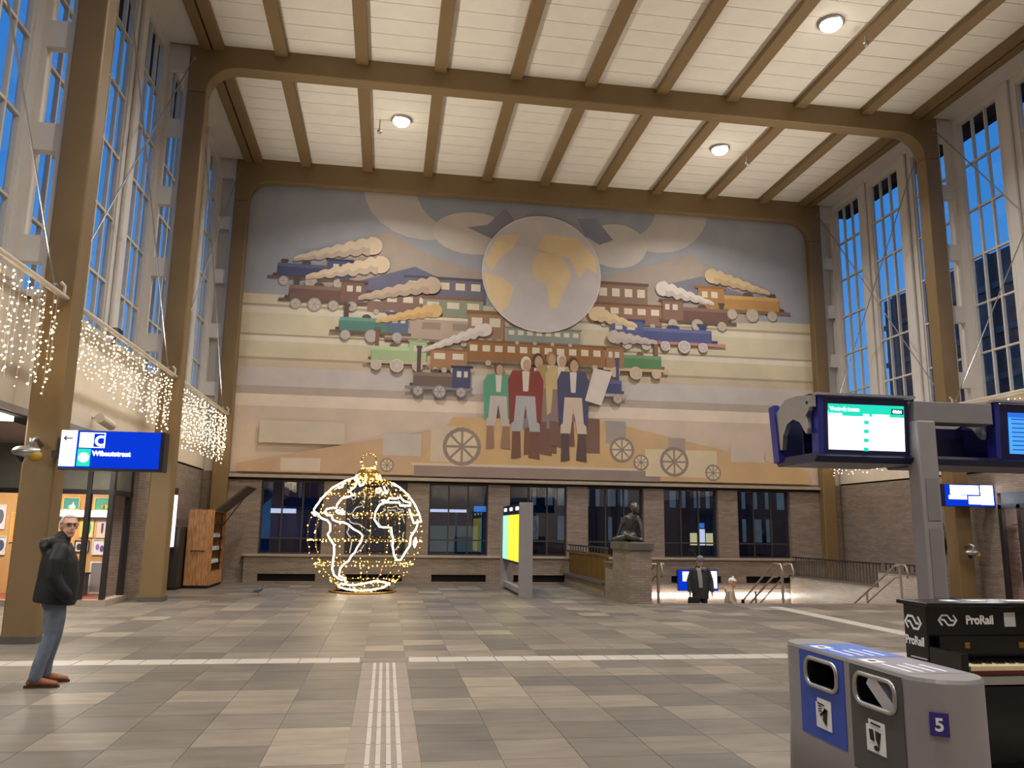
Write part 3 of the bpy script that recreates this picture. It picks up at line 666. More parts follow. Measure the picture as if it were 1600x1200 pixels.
for i in range(240):
    a = rg.random()*2*PI; q = rg.uniform(.22, .5); t_ = rg.random(); gb.octa((GC.x+(.35-.2*t_*t_)*math.cos(a), GC.y+(.35-.2*t_*t_)*math.sin(a), gz0-.1+.34*t_), rg.uniform(.012, .026))
gb.build('bulbs', E_GOLD, globe, kind='stuff', fix=False)
COAST = [
 [(470,215),(390,245),(290,310),(210,400),(150,490),(160,540),(178,545),(165,510),(195,530),(230,565),(280,580),(305,610),(310,660),(290,690),(310,725),(345,770),(350,830),(340,900),(335,960),(350,1010),(385,1035),(420,1050)],
 [(470,215),(490,260),(480,310),(440,345),(470,380),(420,395),(385,405),(350,455),(345,490),(325,480),(270,490),(250,515),(275,540),(310,540),(325,575),(360,590),(410,595),(450,610),(490,645),(540,670),(565,695),(555,740),(525,790),(510,825),(485,850),(465,890),(430,915),(400,950),(390,1010),(430,1030),(445,1070)],
 [(345,510),(365,500),(415,513),(412,528),(370,525),(345,510)],
 [(495,230),(520,300),(545,290),(565,240)], [(335,300),(350,318),(375,310),(385,260)],
 [(650,330),(670,318),(690,335),(675,355),(655,350),(650,330)], [(712,300),(722,330),(745,345),(735,360),(715,350),(700,370)],
 [(700,415),(745,420),(760,395),(800,400),(850,385),(880,415),(935,425),(935,448),(850,455),(840,430),(790,430),(720,430),(680,460),(655,510),(650,570),(690,625),(740,630),(785,630),(790,680),(805,720),(800,770),(815,850),(840,885),(870,885),(900,830),(940,770),(945,700),(985,640),(1000,595),(965,590),(940,530),(925,480)],
 [(965,590),(1040,575),(1028,510),(1000,420),(940,330),(870,270),(800,245),(780,262),(830,290),(790,280)],
 [(985,710),(970,760),(980,785),(995,740),(985,710)],
 [(370,1110),(400,1080),(500,1090),(600,1070),(680,1050),(740,1062),(790,1080),(740,1115),(650,1130),(570,1138),(450,1130),(370,1110)]]
for c in COAST:
    pts = []
    for X_, Z_ in c:
        u, v = (X_-575)/478, (683-Z_)/478; q = math.hypot(u, v)
        if q > .985: u, v = u*.985/q, v*.985/q
        pts.append((GC.x+GR*1.01*u, GC.y-GR*1.01*math.sqrt(max(0, 1-u*u-v*v)), GC.z+GR*1.01*v))
    MB().tube(pts, .021, 6).build('coast_rope_light', E_ROPE, globe, smooth=True)
MB().lathe([(.86, 0), (.88, .02), (.86, .04), (.80, .04), (.78, .02), (.80, 0)], (GC.x, GC.y, 0), 32).build('base_ring', BRASS, globe)
for a in range(4): MB().cyl((GC.x+.83*math.cos(a*PI/2+.6), GC.y+.83*math.sin(a*PI/2+.6), .03), (GC.x+.75*math.cos(a*PI/2+.6), GC.y+.75*math.sin(a*PI/2+.6), .24), .015, 6).build('strut', BLACKM, globe)
# ------------------------------------------------------------------ shop on the left
shop = thing('trim_3', 'recessed shop front with dark frames beside the second column', 'shop front', (-7.8, 18.15, 0), kind='structure')
B('soffit', GREYP, shop, -10.2, -5.56, 6.5, 19.3, 3.3, 3.4)
B('recess_wall', BRICK, shop, -10.3, -10.1, 6.5, 18.1, 0, 3.3)
B('fascia', mat('grey_green_panel', (104, 102, 92), .6), shop, -10.1, -5.72, 18.12, 18.2, 2.36, 3.3)
B('fascia', MATS['grey_green_panel'], shop, -5.78, -5.7, 18.2, 19.3, 2.36, 3.3)
B('top_rail', DFRAME, shop, -10.1, -5.68, 18.08, 18.2, 2.27, 2.37)
B('top_rail', DFRAME, shop, -5.8, -5.68, 18.2, 19.3, 2.27, 2.37)
B('sill', STONE, shop, -10.1, -5.62, 18.0, 18.24, 0, .12)
B('sill', STONE, shop, -5.84, -5.62, 18.24, 19.34, 0, .12)
for x in (-9.6, -8.4, -7.3, -6.19, -5.74):
    B('mullion', DFRAME, shop, x-.045, x+.045, 18.06, 18.2, .12, 3.3 if x > -6.3 else 2.3)
B('mullion', DFRAME, shop, -5.8, -5.68, 19.2, 19.32, .12, 3.3)
for a, b in ((-9.6, -8.4), (-8.4, -7.3), (-7.3, -6.19), (-6.19, -5.74)):
    B('pane', GLASS, shop, a+.045, b-.045, 18.13, 18.138, .12, 2.27)
B('pane', GLASS, shop, -5.744, -5.736, 18.2, 19.2, .12, 2.27)
WOOD = mat('shop_wood', (206, 158, 96), .6, var=.12, scale=4, stretch=(1, 1, .3))
B('room_back', WOOD, shop, -10.1, -5.76, 21.0, 21.1, 0, 3.3)
B('room_side', WOOD, shop, -5.82, -5.74, 19.35, 21.0, 0, 3.3)
B('room_floor', mat('red_floor', (150, 74, 58), .5), shop, -10.1, -5.76, 18.24, 21.0, -.01, .02)
B('room_ceiling', FRIEZE, shop, -10.1, -5.76, 18.2, 21.1, 3.0, 3.1)
for k, x in enumerate((-9.0, -7.1)):
    g = thing('shop_lamp', 'long white ceiling lamp inside the shop, %s' % ['far end', 'near the window corner'][k], 'lamp', (x, 19.4, 3.0), group='shop ceiling lamps')
    B('tube', E_TUBE, g, x-.6, x+.6, 19.35, 19.45, 2.93, 2.99)
    B('bracket', WFRAME, g, x-.65, x+.65, 19.33, 19.47, 2.985, 3.0)
    l = bpy.data.lights.new('shop_light', 'AREA'); l.shape = 'RECTANGLE'; l.size = 1.3; l.size_y = .3; l.energy = 75; l.color = (1, .92, .78)
    lo = bpy.data.objects.new('shop_light', l); COL.objects.link(lo); lo.parent = g; lo.location = (0, 0, -.1)
for k, y in enumerate((8.5, 12.8, 16.4)):  # one soffit lamp is known; the others are added to brighten the recess
    B('soffit_lamp', E_TUBE, shop, -6.05, -5.8, y-.6, y+.6, 3.22, 3.29)
    l = bpy.data.lights.new('soffit_light', 'AREA'); l.shape = 'RECTANGLE'; l.size = .3; l.size_y = 1.2; l.energy = 75; l.color = (1, .93, .82)
    lo = bpy.data.objects.new('soffit_light', l); COL.objects.link(lo); lo.location = (-5.92, y, 3.2)
def framed(x0, x1, z0, z1, y, label, fcol, field, blobs=()):
    g = thing('framed_print', label, 'print', ((x0+x1)/2, y, z0), group='framed prints in the shop')
    MB().panel([x0, x0+.02, x1-.02, x1], [z0, z0+.02, z1-.02, z1], lambda i, j: i == 1 and j == 1, FX, y-.025, y).build('frame', fcol, g)
    mb = MB(); mb.poly([(a, y-.006, b) for a, b in rect(x0+.02, x1-.02, z0+.02, z1-.02)], field)
    for k, (cx_, cz_, rx, rz, col) in enumerate(blobs):
        mb.poly([(a, y-.007-.0005*k, b) for a, b in ell(x0+(x1-x0)*cx_, z0+(z1-z0)*cz_, rx*(x1-x0), rz*(z1-z0), 14)], col)
    mb.build('picture', PRINT, g, fix=False)
GOLD = mat('pale_gold_frame', (222, 196, 120), .5); WFR = mat('white_picture_frame', (230, 226, 218), .5)
YW = 20.99
framed(-7.74, -7.36, 1.98, 2.28, YW, 'teal print with a pale swan shape in gold frame', GOLD, (80, 160, 160), [(.55, .25, .22, .18, (235, 232, 220)), (.6, .45, .05, .2, (235, 232, 220))])
framed(-7.03, -6.66, 1.98, 2.29, YW, 'green print with a yellow flower in gold frame', GOLD, (96, 170, 140), [(.65, .3, .2, .16, (226, 200, 70)), (.6, .25, .08, .2, (120, 100, 50))])
framed(-7.3, -6.99, 1.33, 1.77, YW, 'yellow and green leaf print in pale frame', GOLD, (232, 220, 120), [(.6, .5, .22, .36, (70, 170, 110))])
framed(-6.95, -6.64, 1.32, 1.77, YW, 'pale pink print with a small dark figure', GOLD, (238, 206, 190), [(.5, .5, .09, .28, (90, 60, 90)), (.5, .72, .1, .07, (90, 60, 90))])
framed(-7.38, -7.05, .98, 1.26, YW, 'black framed photograph print above the counter', DFRAME, (226, 222, 220), [(.3, .45, .16, .3, (60, 60, 70)), (.7, .45, .16, .3, (120, 110, 120))])
framed(-6.98, -6.64, .92, 1.29, YW, 'white print with violet marks', WFR, (236, 232, 236), [(.35, .5, .12, .2, (150, 120, 190)), (.65, .4, .14, .22, (120, 90, 160))])
framed(-6.5, -6.2, .74, 1.06, YW, 'small white framed print with a blue triangle', WFR, (210, 226, 236), [(.55, .5, .25, .25, (60, 130, 180))])
framed(-6.52, -6.2, .1, .6, YW, 'large blue print standing on the shop floor by the window corner', WFR, (70, 160, 205), [(.7, .3, .2, .2, (200, 225, 235))])
framed(-9.3, -8.98, 1.5, 2.08, YW, 'white framed photograph print behind the first column', WFR, (225, 222, 220), [(.6, .5, .25, .3, (110, 110, 120))])
framed(-9.2, -8.9, .9, 1.34, YW, 'lower white framed print behind the first column', WFR, (226, 222, 216), [(.6, .5, .25, .3, (80, 90, 110))])
framed(-8.85, -8.4, 1.2, 1.9, YW, 'tall orange print deep in the shop', GOLD, (228, 160, 90), [(.5, .5, .3, .3, (240, 220, 170))])
g = thing('wall_shelf_light', 'long white lit shelf on the shop back wall', 'shelf light', (-7.25, 20.9, 1.82))
B('lit_front', mat('shelf_glow', (235, 245, 235), .5, emit=(235, 250, 238), es=.9), g, -7.86, -6.66, 20.83, 20.86, 1.82, 1.97); B('shelf', WFRAME, g, -7.88, -6.64, 20.86, 20.99, 1.8, 1.98)
g = thing('picture_strip', 'narrow black vertical strip with three white prints', 'print', (-6.28, YW, 1.2))
B('strip', BLACKM, g, -6.36, -6.2, 20.95, YW, 1.2, 2.0)
for k in range(3): B('white_card', WHITEP, g, -6.31, -6.24, 20.94, 20.95, 1.3+.22*k, 1.44+.22*k)
g = thing('leaning_frame', 'large white empty picture frame leaning by the counter', 'frame', (-6.7, 20.6, 0))
MB().panel([-6.86, -6.82, -6.6, -6.56], [.04, .08, .74, .78], lambda i, j: i == 1 and j == 1, FX, 20.6, 20.64).build('frame', WFR, g); B('backing', GREYP, g, -6.83, -6.59, 20.61, 20.63, .07, .75)
g = thing('display_box', 'dark display box standing on the red shop floor', 'box', (-6.92, 20.3, 0))
B('box', DGREYP, g, -7.05, -6.8, 20.2, 20.45, .03, .5, bevel=.01); B('lid', BLACKM, g, -7.07, -6.78, 20.18, 20.47, .5, .54)
g = thing('shop_counter', 'terracotta shop counter with pale top behind the glass', 'counter', (-7.6, 20.0, 0))
B('body', mat('terracotta', (176, 96, 72), .6), g, -8.0, -7.2, 19.8, 20.3, .02, .55); B('top', WFRAME, g, -8.05, -7.15, 19.75, 20.35, .55, .6)
# ------------------------------------------------------------------ shop on the right
shr = thing('trim_4', 'dark framed shop front in the stair side wall', 'shop front', (15.4, 15.6, 0), kind='structure')
for y in (18.36, 17.75, 16.2, 14.6, 13.0): B('mullion', DFRAME, shr, 15.34, 15.44, y-.06, y+.06, 0, 2.45)
B('top_rail', DFRAME, shr, 15.34, 15.44, 12.94, 18.42, 2.35, 2.47)
for a, b in ((17.75, 18.36), (16.2, 17.75), (14.6, 16.2), (13.0, 14.6)): B('pane', GLASS, shr, 15.385, 15.393, a+.06, b-.06, 0, 2.35)
B('fascia', mat('blue_fascia', (44, 62, 84), .4), shr, 15.36, 15.44, 12.94, 18.3, 2.47, 2.75)
B('room_back', mat('shop_orange', (206, 112, 72), .6), shr, 17.4, 17.5, 12.9, 21.0, 0, 3.0)
B('room_side', mat('shop_blue', (120, 160, 200), .6), shr, 15.95, 17.4, 20.9, 21.0, 0, 3.0); B('room_side', MATS['shop_blue'], shr, 15.9, 17.4, 12.8, 12.9, 0, 3.0)
B('room_ceiling', FRIEZE, shr, 15.95, 17.5, 12.9, 21.0, 2.9, 3.0); B('room_floor', DSTONE, shr, 15.44, 17.5, 12.9, 21.0, -.05, 0)
g = thing('shop_lamp', 'long lamp inside the stair side shop', 'lamp', (16.6, 16.5, 2.9))
B('tube', E_TUBE, g, 16.55, 16.65, 15.5, 17.5, 2.8, 2.86); B('bracket', WFRAME, g, 16.53, 16.67, 15.4, 17.6, 2.86, 2.9)
l = bpy.data.lights.new('shop_light', 'AREA'); l.shape = 'RECTANGLE'; l.size = .4; l.size_y = 3; l.energy = 50; l.color = (.95, .95, 1)
lo = bpy.data.objects.new('shop_light', l); COL.objects.link(lo); lo.parent = g; lo.location = (0, 0, -.15)
g = thing('display_rack', 'narrow rack of small goods inside the stair side shop window', 'rack', (15.9, 18.1, 0))
for y in (17.95, 18.25): MB().cyl((15.75, y, 0), (15.75, y, 2.1), .02, 8).build('post', SILVER, g)
for z in (.9, 1.25, 1.6, 1.95): B('tray', SILVER, g, 15.6, 15.95, 17.9, 18.3, z, z+.03)
for k, (z, c) in enumerate(((.93, (210, 190, 160)), (1.28, (214, 120, 90)), (1.63, (190, 190, 195)))):
    o = thing('gift_box', 'small %s box on the rack in the stair side shop' % ['beige', 'coral', 'grey'][k], 'box', (15.75, 18.1, z), group='boxes on the shop rack')
    B('body', mat('goods_%d' % k, c, .6), o, 15.66, 15.9, 17.96, 18.2, z, z+.2); B('lid', WFRAME, o, 15.65, 15.91, 17.95, 18.21, z+.2, z+.23)
# ------------------------------------------------------------------ stairwell
st = thing('stairwell', 'stone stair going down behind the floor edge', 'stairs', (9.8, 22, -3.5), kind='structure')
pts = [(VY0, 0)]
for k in range(1, 21): pts += [(VY0+.3*(k-1), -.17*k), (VY0+.3*k, -.17*k)]
pts += [(YB, -.17*20), (YB, -3.9), (VY0, -3.9)]
MB().prism(pts, lambda u, v, t: (t, u, v), VX0, VX1).build('stair_flight', STONE, st)
B('side_wall', BRICKL, st, VX0-.3, VX0, VY0, YB, -3.9, -.02)
B('edge_nosing', STONE, st, VX0, VX1, VY0-.02, VY0+.02, -.1, .003)
MB().panel([VY0+1.9, YB-.14], [-3.9, .26], lambda i, j: False, FY, VX1, VX1+.25).build('glazed_parapet', BRICKL, st)
MB().panel([VY0, VY0+1.9], [-3.9, .66], lambda i, j: False, FY, VX1, VX1+.3).build('glazed_parapet', BRICKL, st)
B('parapet_cap', DSTONE, st, VX1-.02, VX1+.27, VY0+1.9, YB-.14, .26, .31); B('parapet_cap', DSTONE, st, VX1-.02, VX1+.32, VY0-.02, VY0+1.92, .66, .72)
g = thing('guard_rail', 'dark barred guard rail on the parapet beside the end wall', 'railing', (VX1+.12, 23, .31))
B('top_rail', BLACKM, g, VX1+.1, VX1+.15, VY0+1.95, YB-.15, .86, .9)
for k in range(30): MB().box(VX1+.115, VX1+.135, VY0+1.98+.158*k, VY0+2.03+.158*k, .31, .86).build('bar', mat('bar_brown', (92, 80, 68), .6), g)
g = thing('low_rail', 'short black rail on the higher parapet block', 'railing', (VX1+.15, VY0+.9, .72))
B('top_rail', BLACKM, g, VX1+.13, VX1+.17, VY0+.1, VY0+1.8, .88, .91)
for k in range(9): B('post', BLACKM, g, VX1+.14, VX1+.16, VY0+.14+.2*k, VY0+.16+.2*k, .72, .88)
g = thing('lit_handrail', 'long white glowing handrail along the stairwell end wall', 'handrail', (11, YB-.1, -.45))
MB().cyl((VX0+.2, YB-.1, -.37), (13.25, YB-.1, -.37), .08, 12).build('glowing_tube', E_TUBE, g, smooth=True)
for x in (7, 9, 11, 13): MB().cyl((x, YB-.1, -.37), (x, YB+.02, -.37), .03, 8).build('bracket', SILVER, g)
MB().tube([(9.5, YB-.14, -.15), (13.4, YB-.14, -.15), (13.45, YB-.14, -.4)], .02, 8).build('guide_rail', SILVER, g)
def stair_rail(x, label, w=.0):
    g = thing('stair_handrail', label, 'handrail', (x, VY0+.1, 0))
    RAIL = mat('rail_steel', (176, 164, 146), .35, .7)
    for dx in (-.14, .14) if w else (0,):
        MB().tube([(x+dx, VY0-.15, .62), (x+dx, VY0-.2, .75), (x+dx, VY0-.1, .93), (x+dx, VY0+.25, .93), (x+dx, VY0+5.4, -2.0)], .024, 8).build('upper_rail', RAIL, g, smooth=True)
        MB().tube([(x+dx, VY0+.1, .62), (x+dx, VY0+.35, .6), (x+dx, VY0+5.4, -2.25)], .02, 8).build('lower_rail', RAIL, g, smooth=True)
    MB().cyl((x, VY0+.12, -.15), (x, VY0+.12, .93), .035, 10).build('post', RAIL, g)
    MB().cyl((x-.15, VY0+.12, .9), (x+.15, VY0+.12, .9), .022, 8).build('cross_bar', RAIL, g)
    for k in (1.6, 3.2, 4.8): MB().cyl((x, VY0+k, -.17*(k/.3)-.1), (x, VY0+k, .93-.569*(k-.25)), .03, 8).build('post', RAIL, g)
stair_rail(9.6, 'double steel handrail in the middle of the stairs', 1)
stair_rail(12.75, 'steel handrail on the stair side next to the glazed parapet')
stair_rail(6.45, 'short curved steel handrail next to the statue pedestal')
# sign over the stairs
g = thing('stair_sign', 'blue and white lit sign low on the wall behind the stairs', 'sign', (10.0, YB-.3, -.2))
B('case', BLUE, g, 9.35, 10.7, YB-.34, YB-.22, -.2, .46); B('blue_face', E_BLUE, g, 9.37, 10.68, YB-.35, YB-.34, -.18, .44)
B('white_face', E_WHITE, g, 10.2, 10.66, YB-.36, YB-.35, -.12, .42); B('white_face', E_WHITE, g, 9.5, 10.15, YB-.36, YB-.35, .1, .4)
B('hanger', SILVER, g, 9.9, 10.1, YB-.22, YB, .1, .16)
# ------------------------------------------------------------------ pedestal, parapet and statue
pd = thing('statue_pedestal', 'tall brick pedestal with dark stone cap at the stair corner', 'pedestal', (5.92, 19.2, 0))
B('brick_block', BRICK, pd, 5.67, 6.2, 18.5, 19.95, 0, 1.22); B('cap', DSTONE, pd, 5.62, 6.25, 18.45, 20.0, 1.22, 1.40, bevel=.015)
pp = thing('stair_parapet', 'stepped brick parapet with brass screen running to the end wall', 'parapet', (5.8, 22.7, 0))
B('brick_step', BRICK, pp, 5.69, 6.1, 20.01, 20.75, 0, .82); B('brick_base', BRICK, pp, 5.66, 6.0, 20.75, YB-.16, 0, .28); B('step_cap', DSTONE, pp, 5.64, 6.12, 20.01, 20.8, .82, .88)
B('base_cap', DSTONE, pp, 5.6, 6.05, 20.75, YB-.16, .28, .33)
for k in range(8): B('brass_panel', BRASS, pp, 5.78, 5.82, 20.82+.575*k, 21.36+.575*k, .36, .98)
B('rail', BRASS, pp, 5.74, 5.86, 20.8, YB-.16, 1.0, 1.05)
for k in range(14): MB().cyl((5.8, 20.9+.33*k, 1.05), (5.8, 20.9+.33*k, 1.2), .015, 6).build('baluster', BRONZEF, pp)
MB().cyl((5.8, 20.8, 1.21), (5.8, YB-.16, 1.21), .022, 8).build('top_rail', BRONZEF, pp)
# organic meshes: limbs lofted, fused by a voxel remesh
def limb(mb, pts, side=(0, 1, 0), n=12, cap0=True):
    P = [Vector(p[:3]) for p in pts]; rings = []; S_ = Vector(side)
    ext = []
    for i, p in enumerate(P):
        d = (P[min(i+1, len(P)-1)]-P[max(i-1, 0)]).normalized(); a = S_-d*S_.dot(d)
        a = a.normalized() if a.length > .05 else d.orthogonal().normalized(); b = d.cross(a)
        ra = pts[i][3]; rb = pts[i][4] if len(pts[i]) > 4 else ra; ext.append((p, d, a, b, ra, rb))
    def ring(p, a, b, ra, rb): rings.append([p+a*ra*math.cos(2*PI*k/n)+b*rb*math.sin(2*PI*k/n) for k in range(n)])
    p, d, a, b, ra, rb = ext[0]; m_ = min(ra, rb)
    for t in (.97, .8, .45) if cap0 else (): ring(p-d*m_*t, a, b, ra*math.sqrt(1-t*t), rb*math.sqrt(1-t*t))
    for e in ext: ring(e[0], e[2], e[3], e[4], e[5])
    p, d, a, b, ra, rb = ext[-1]; m_ = min(ra, rb)
    for t in (.45, .8, .97): ring(p+d*m_*t, a, b, ra*math.sqrt(1-t*t), rb*math.sqrt(1-t*t))
    N = len(rings); vs = [q for g in rings for q in g]; fs = [tuple(range(n))[::-1], tuple((N-1)*n+k for k in range(n))]
    for i in range(N-1):
        for k in range(n): fs.append((i*n+k, i*n+(k+1) % n, (i+1)*n+(k+1) % n, (i+1)*n+k))
    return mb.add(vs, fs)
def organic(name, mb, m, parent, voxel=.012, smooth=4, label=None):
    me = mb.mesh(name, None); o = bpy.data.objects.new('tmp', me); COL.objects.link(o)
    r = o.modifiers.new('r', 'REMESH'); r.mode = 'VOXEL'; r.voxel_size = voxel; r.use_smooth_shade = True
    if smooth:
        q = o.modifiers.new('s', 'SMOOTH'); q.iterations = smooth; q.factor = .5
    bpy.context.view_layer.update()
    e = bpy.data.meshes.new_from_object(o.evaluated_get(bpy.context.evaluated_depsgraph_get())); bpy.data.objects.remove(o, do_unlink=True)
    e.name = name; e.materials.clear(); e.materials.append(m)
    for p in e.polygons: p.use_smooth = True
    ob = bpy.data.objects.new(name, e); COL.objects.link(ob); ob.parent = parent
    return tag(ob, label)
def head(mb, c, yaw, k=1.0, pitch=0, ears=True):
    M = Matrix.Rotation(yaw, 3, 'Z') @ Matrix.Rotation(pitch, 3, 'Y'); c = Vector(c); T = lambda x, y, z: c+M @ Vector((x, y, z))*k
    mb.ball(T(-.012, 0, .03), (.098*k, .078*k, .096*k), 16, 12, M); mb.ball(T(.022, 0, -.045), (.07*k, .06*k, .075*k), 14, 10, M); mb.ball(T(.055, 0, -.095), (.035*k, .035*k, .026*k), 10, 8, M)
    limb(mb, [(*T(.082, 0, .03), .010*k), (*T(.105, 0, -.015), .014*k), (*T(.098, 0, -.028), .015*k)], n=8)
    limb(mb, [(*T(.082, -.045, .042), .012*k), (*T(.088, 0, .042), .012*k), (*T(.082, .045, .042), .012*k)], n=8)
    mb.ball(T(.085, 0, -.062), (.014*k, .026*k, .010*k), 10, 6, M)
    if ears:
        for s in (-1, 1): mb.ball(T(-.01, s*.08, 0), (.022*k, .012*k, .034*k), 10, 8, M)
    return T, M
BRZ = mat('bronze', (84, 80, 74), .38, .55, var=.25, scale=9, bump=.15)
sr = thing('bronze_statue', 'dark bronze seated figure leaning on one arm on the brick pedestal', 'statue', (5.85, 19.0, 1.415))
mb = MB()   # faces the camera; x to the right of the picture
limb(mb, [(-.02, .1, .12, .15, .13), (-.02, .07, .28, .125, .10), (0, .02, .42, .15, .105), (.03, -.02, .55, .17, .10), (.04, -.03, .60, .13, .08)], (1, 0, 0), 16)
limb(mb, [(.05, -.03, .60, .055), (.07, -.06, .68, .05)])
mb.ball((.10, -.10, .785), (.098, .11, .125), 14, 10); mb.ball((.09, -.06, .835), (.122, .122, .112), 14, 10); mb.ball((.13, -.16, .725), (.055, .05, .06), 10, 8); limb(mb, [(.14, -.185, .80, .014), (.155, -.205, .77, .02)], n=8)
limb(mb, [(-.11, -.02, .57, .06), (-.20, .02, .42, .048), (-.24, .06, .28, .042), (-.3, .08, .12, .035), (-.33, .05, .04, .03)])
limb(mb, [(.18, -.03, .57, .06), (.23, -.1, .40, .052), (.24, -.14, .24, .046), (.23, -.17, .09, .038), (.22, -.2, .03, .035)])
for k in range(4): limb(mb, [(.195+.018*k, -.22, .025, .012), (.19+.022*k, -.275, .014, .010)], n=6)
for k in range(4): limb(mb, [(-.345+.02*k, .03, .03, .012), (-.36+.02*k, -.02, .014, .010)], n=6)
limb(mb, [(-.1, .05, .12, .12), (-.16, -.18, .16, .10), (-.2, -.36, .14, .075), (-.05, -.38, .08, .065), (.12, -.3, .06, .05), (.17, -.36, .04, .04)])
limb(mb, [(.06, .05, .12, .12), (-.02, -.16, .13, .10), (-.2, -.2, .1, .08), (-.36, -.1, .07, .065), (-.38, .08, .06, .05), (-.42, .12, .04, .04)])
organic('seated_figure', mb, BRZ, sr, .014, 3)
# ------------------------------------------------------------------ hanging signs on the columns
g = thing('direction_sign', 'blue lit direction sign with white arrow panel on the left column', 'sign', (-3.96, 12.3, 2.42))
B('case', BLUED, g, -4.66, -3.26, 12.28, 12.50, 2.42, 2.99, bevel=.008); BF = B('blue_face', E_BLUE, g, -4.655, -3.3, 12.272, 12.28, 2.455, 2.985)
B('arrow_panel', E_WHITE, BF, -4.65, -4.435, 12.262, 12.272, 2.47, 2.985, bevel=.004)
yy = 12.258
MB().tube([(-4.49, yy, 2.87), (-4.60, yy, 2.87)], .011, 4).build('arrow_shaft', BLACKM, BF); MB().tube([(-4.57, yy, 2.90), (-4.605, yy, 2.87), (-4.57, yy, 2.84)], .011, 4).build('arrow_head', BLACKM, BF)
MB().panel([-4.40, -4.388, -4.068, -4.056], [2.742, 2.754, 2.948, 2.96], lambda i, j: i == 1 and j == 1, FX, 12.26, 12.272).build('white_outline', E_WHITE, BF)
B('white_field', E_WHITE, BF, -4.388, -4.21, 12.262, 12.272, 2.754, 2.948)
text('letter', 'C', .20, E_WHITE, BF, (-4.195, 12.27, 2.775), (1, 0, 0), (0, 0, 1), .004, .008)
B('teal_square', E_TEAL, BF, -4.41, -4.235, 12.262, 12.272, 2.475, 2.725); MB().lathe([(.07, -.004), (.07, .004)], (-4.32, 12.258, 2.60), 16, 'y').build('teal_mark', E_WHITE, BF)
text('street_name', 'Wibautstraat', .098, E_WHITE, BF, (-4.215, 12.27, 2.63), (1, 0, 0), (0, 0, 1), .004, .004)
B('end_cap', BLACKM, g, -3.262, -3.24, 12.27, 12.51, 2.42, 2.99); B('bracket', DFRAME, g, -4.8, -4.66, 12.38, 12.46, 2.6, 2.7); B('bracket', DFRAME, g, -4.8, -4.66, 12.55, 12.6, 2.6, 2.9); B('bracket', DFRAME, g, -4.72, -4.66, 12.42, 12.58, 2.6, 2.9)
g = thing('platform_sign', 'small blue and white lit sign fixed to the stair side column', 'sign', (14.6, 18.5, 2.4))
B('case', BLUED, g, 13.95, 15.35, 18.5, 18.7, 2.4, 2.96, bevel=.008); B('blue_face', E_BLUE, g, 13.96, 15.34, 18.49, 18.5, 2.41, 2.95)
E_HOT = mat('lit_white_hot', (255, 255, 255), .5, var=0, emit=(255, 255, 255), es=2.6)
for a, b, c, d in ((14.1, 14.9, 2.7, 2.93), (14.95, 15.3, 2.45, 2.94), (14.05, 14.55, 2.58, 2.68), (14.6, 15.0, 2.46, 2.66)): B('white_face', E_HOT, g, a, b, 18.48, 18.49, c, d)
B('bracket', DFRAME, g, 14.6, 14.8, 18.7, 19.0, 2.6, 2.8)
# dome cameras on the columns
def dome(x, y, z, label):
    g = thing('dome_camera', label, 'camera', (x, y, z-.2))
    MB().tube([(x, y+.3, z+.12), (x, y+.12, z+.2), (x, y, z+.17), (x, y-.02, z+.08)], .035, 10).build('gooseneck', SILVER, g, smooth=True)
    M = Matrix.Rotation(.0, 3, 'Y')
    MB().ball((x-.05, y-.02, z), (.2, .11, .085), 18, 12).build('housing', SILVER, g, smooth=True)
    MB().ball((x+.07, y-.02, z-.05), (.09, .09, .08), 14, 10).build('dome', mat('smoke_dome', (190, 150, 50), .1, var=0), g, smooth=True)
    MB().prism([(x-.2, z-.03), (x-.08, z-.05), (x-.1, z-.15)], FX, y-.06, y+.02).build('fin', BLACKM, g)
dome(-5.02, 12.25, 2.66, 'silver dome camera on a gooseneck on the left column'); dome(14.78, 18.7, 1.25, 'pale dome camera low on the stair side column')
g = thing('wall_spotlight', 'white cylinder spotlight fixed to the cream band above the blue sign', 'spotlight', (-5.4, 16.0, 3.58))
MB().cyl((-5.35, 15.75, 3.6), (-5.3, 16.3, 3.52), .09, 16).build('barrel', WFRAME, g, smooth=False); MB().cyl((-5.58, 16.0, 3.65), (-5.36, 16.0, 3.6), .03, 8).build('arm', WFRAME, g)
B('flood_light', BLACKM, wleft, -5.5, -5.3, 16.1, 16.4, 5.25, 5.42); MB().cyl((-5.4, 16.25, 5.1), (-5.4, 16.25, 5.27), .025, 8).build('flood_light_foot', BLACKM, wleft)
g = thing('wall_ornament', 'narrow dark ornament with a pointed tail on the brick wall beside the grey post', 'ornament', (15.25, 20.2, 1.1))
MB().lathe([(.001, .85), (.05, 1.0), (.1, 1.25), (.09, 1.32), (.02, 1.34)], (15.25, 20.42, .22), 12).build('tail', DFRAME, g, smooth=True); MB().lathe([(.07, 1.34), (.09, 1.42), (.06, 1.55), (.03, 1.62)], (15.25, 20.42, .22), 12).build('collar', SILVER, g, smooth=True); MB().lathe([(.03, 1.6), (.045, 1.68), (.025, 1.78), (.001, 1.82)], (15.25, 20.42, .22), 10).build('tip', BRASS, g, smooth=True)
MB().cyl((15.25, 20.42, 1.62), (15.36, 20.42, 1.62), .03, 8).build('bracket', DFRAME, g)
g = thing('light_box', 'narrow white lit poster case on the left brick wall behind the second column', 'light box', (-5.5, 22.0, 1.05))
B('case', DFRAME, g, -5.58, -5.42, 21.6, 22.25, 1.05, 2.6); B('lit_face', E_WHITE, g, -5.42, -5.41, 21.65, 22.2, 1.1, 2.42)
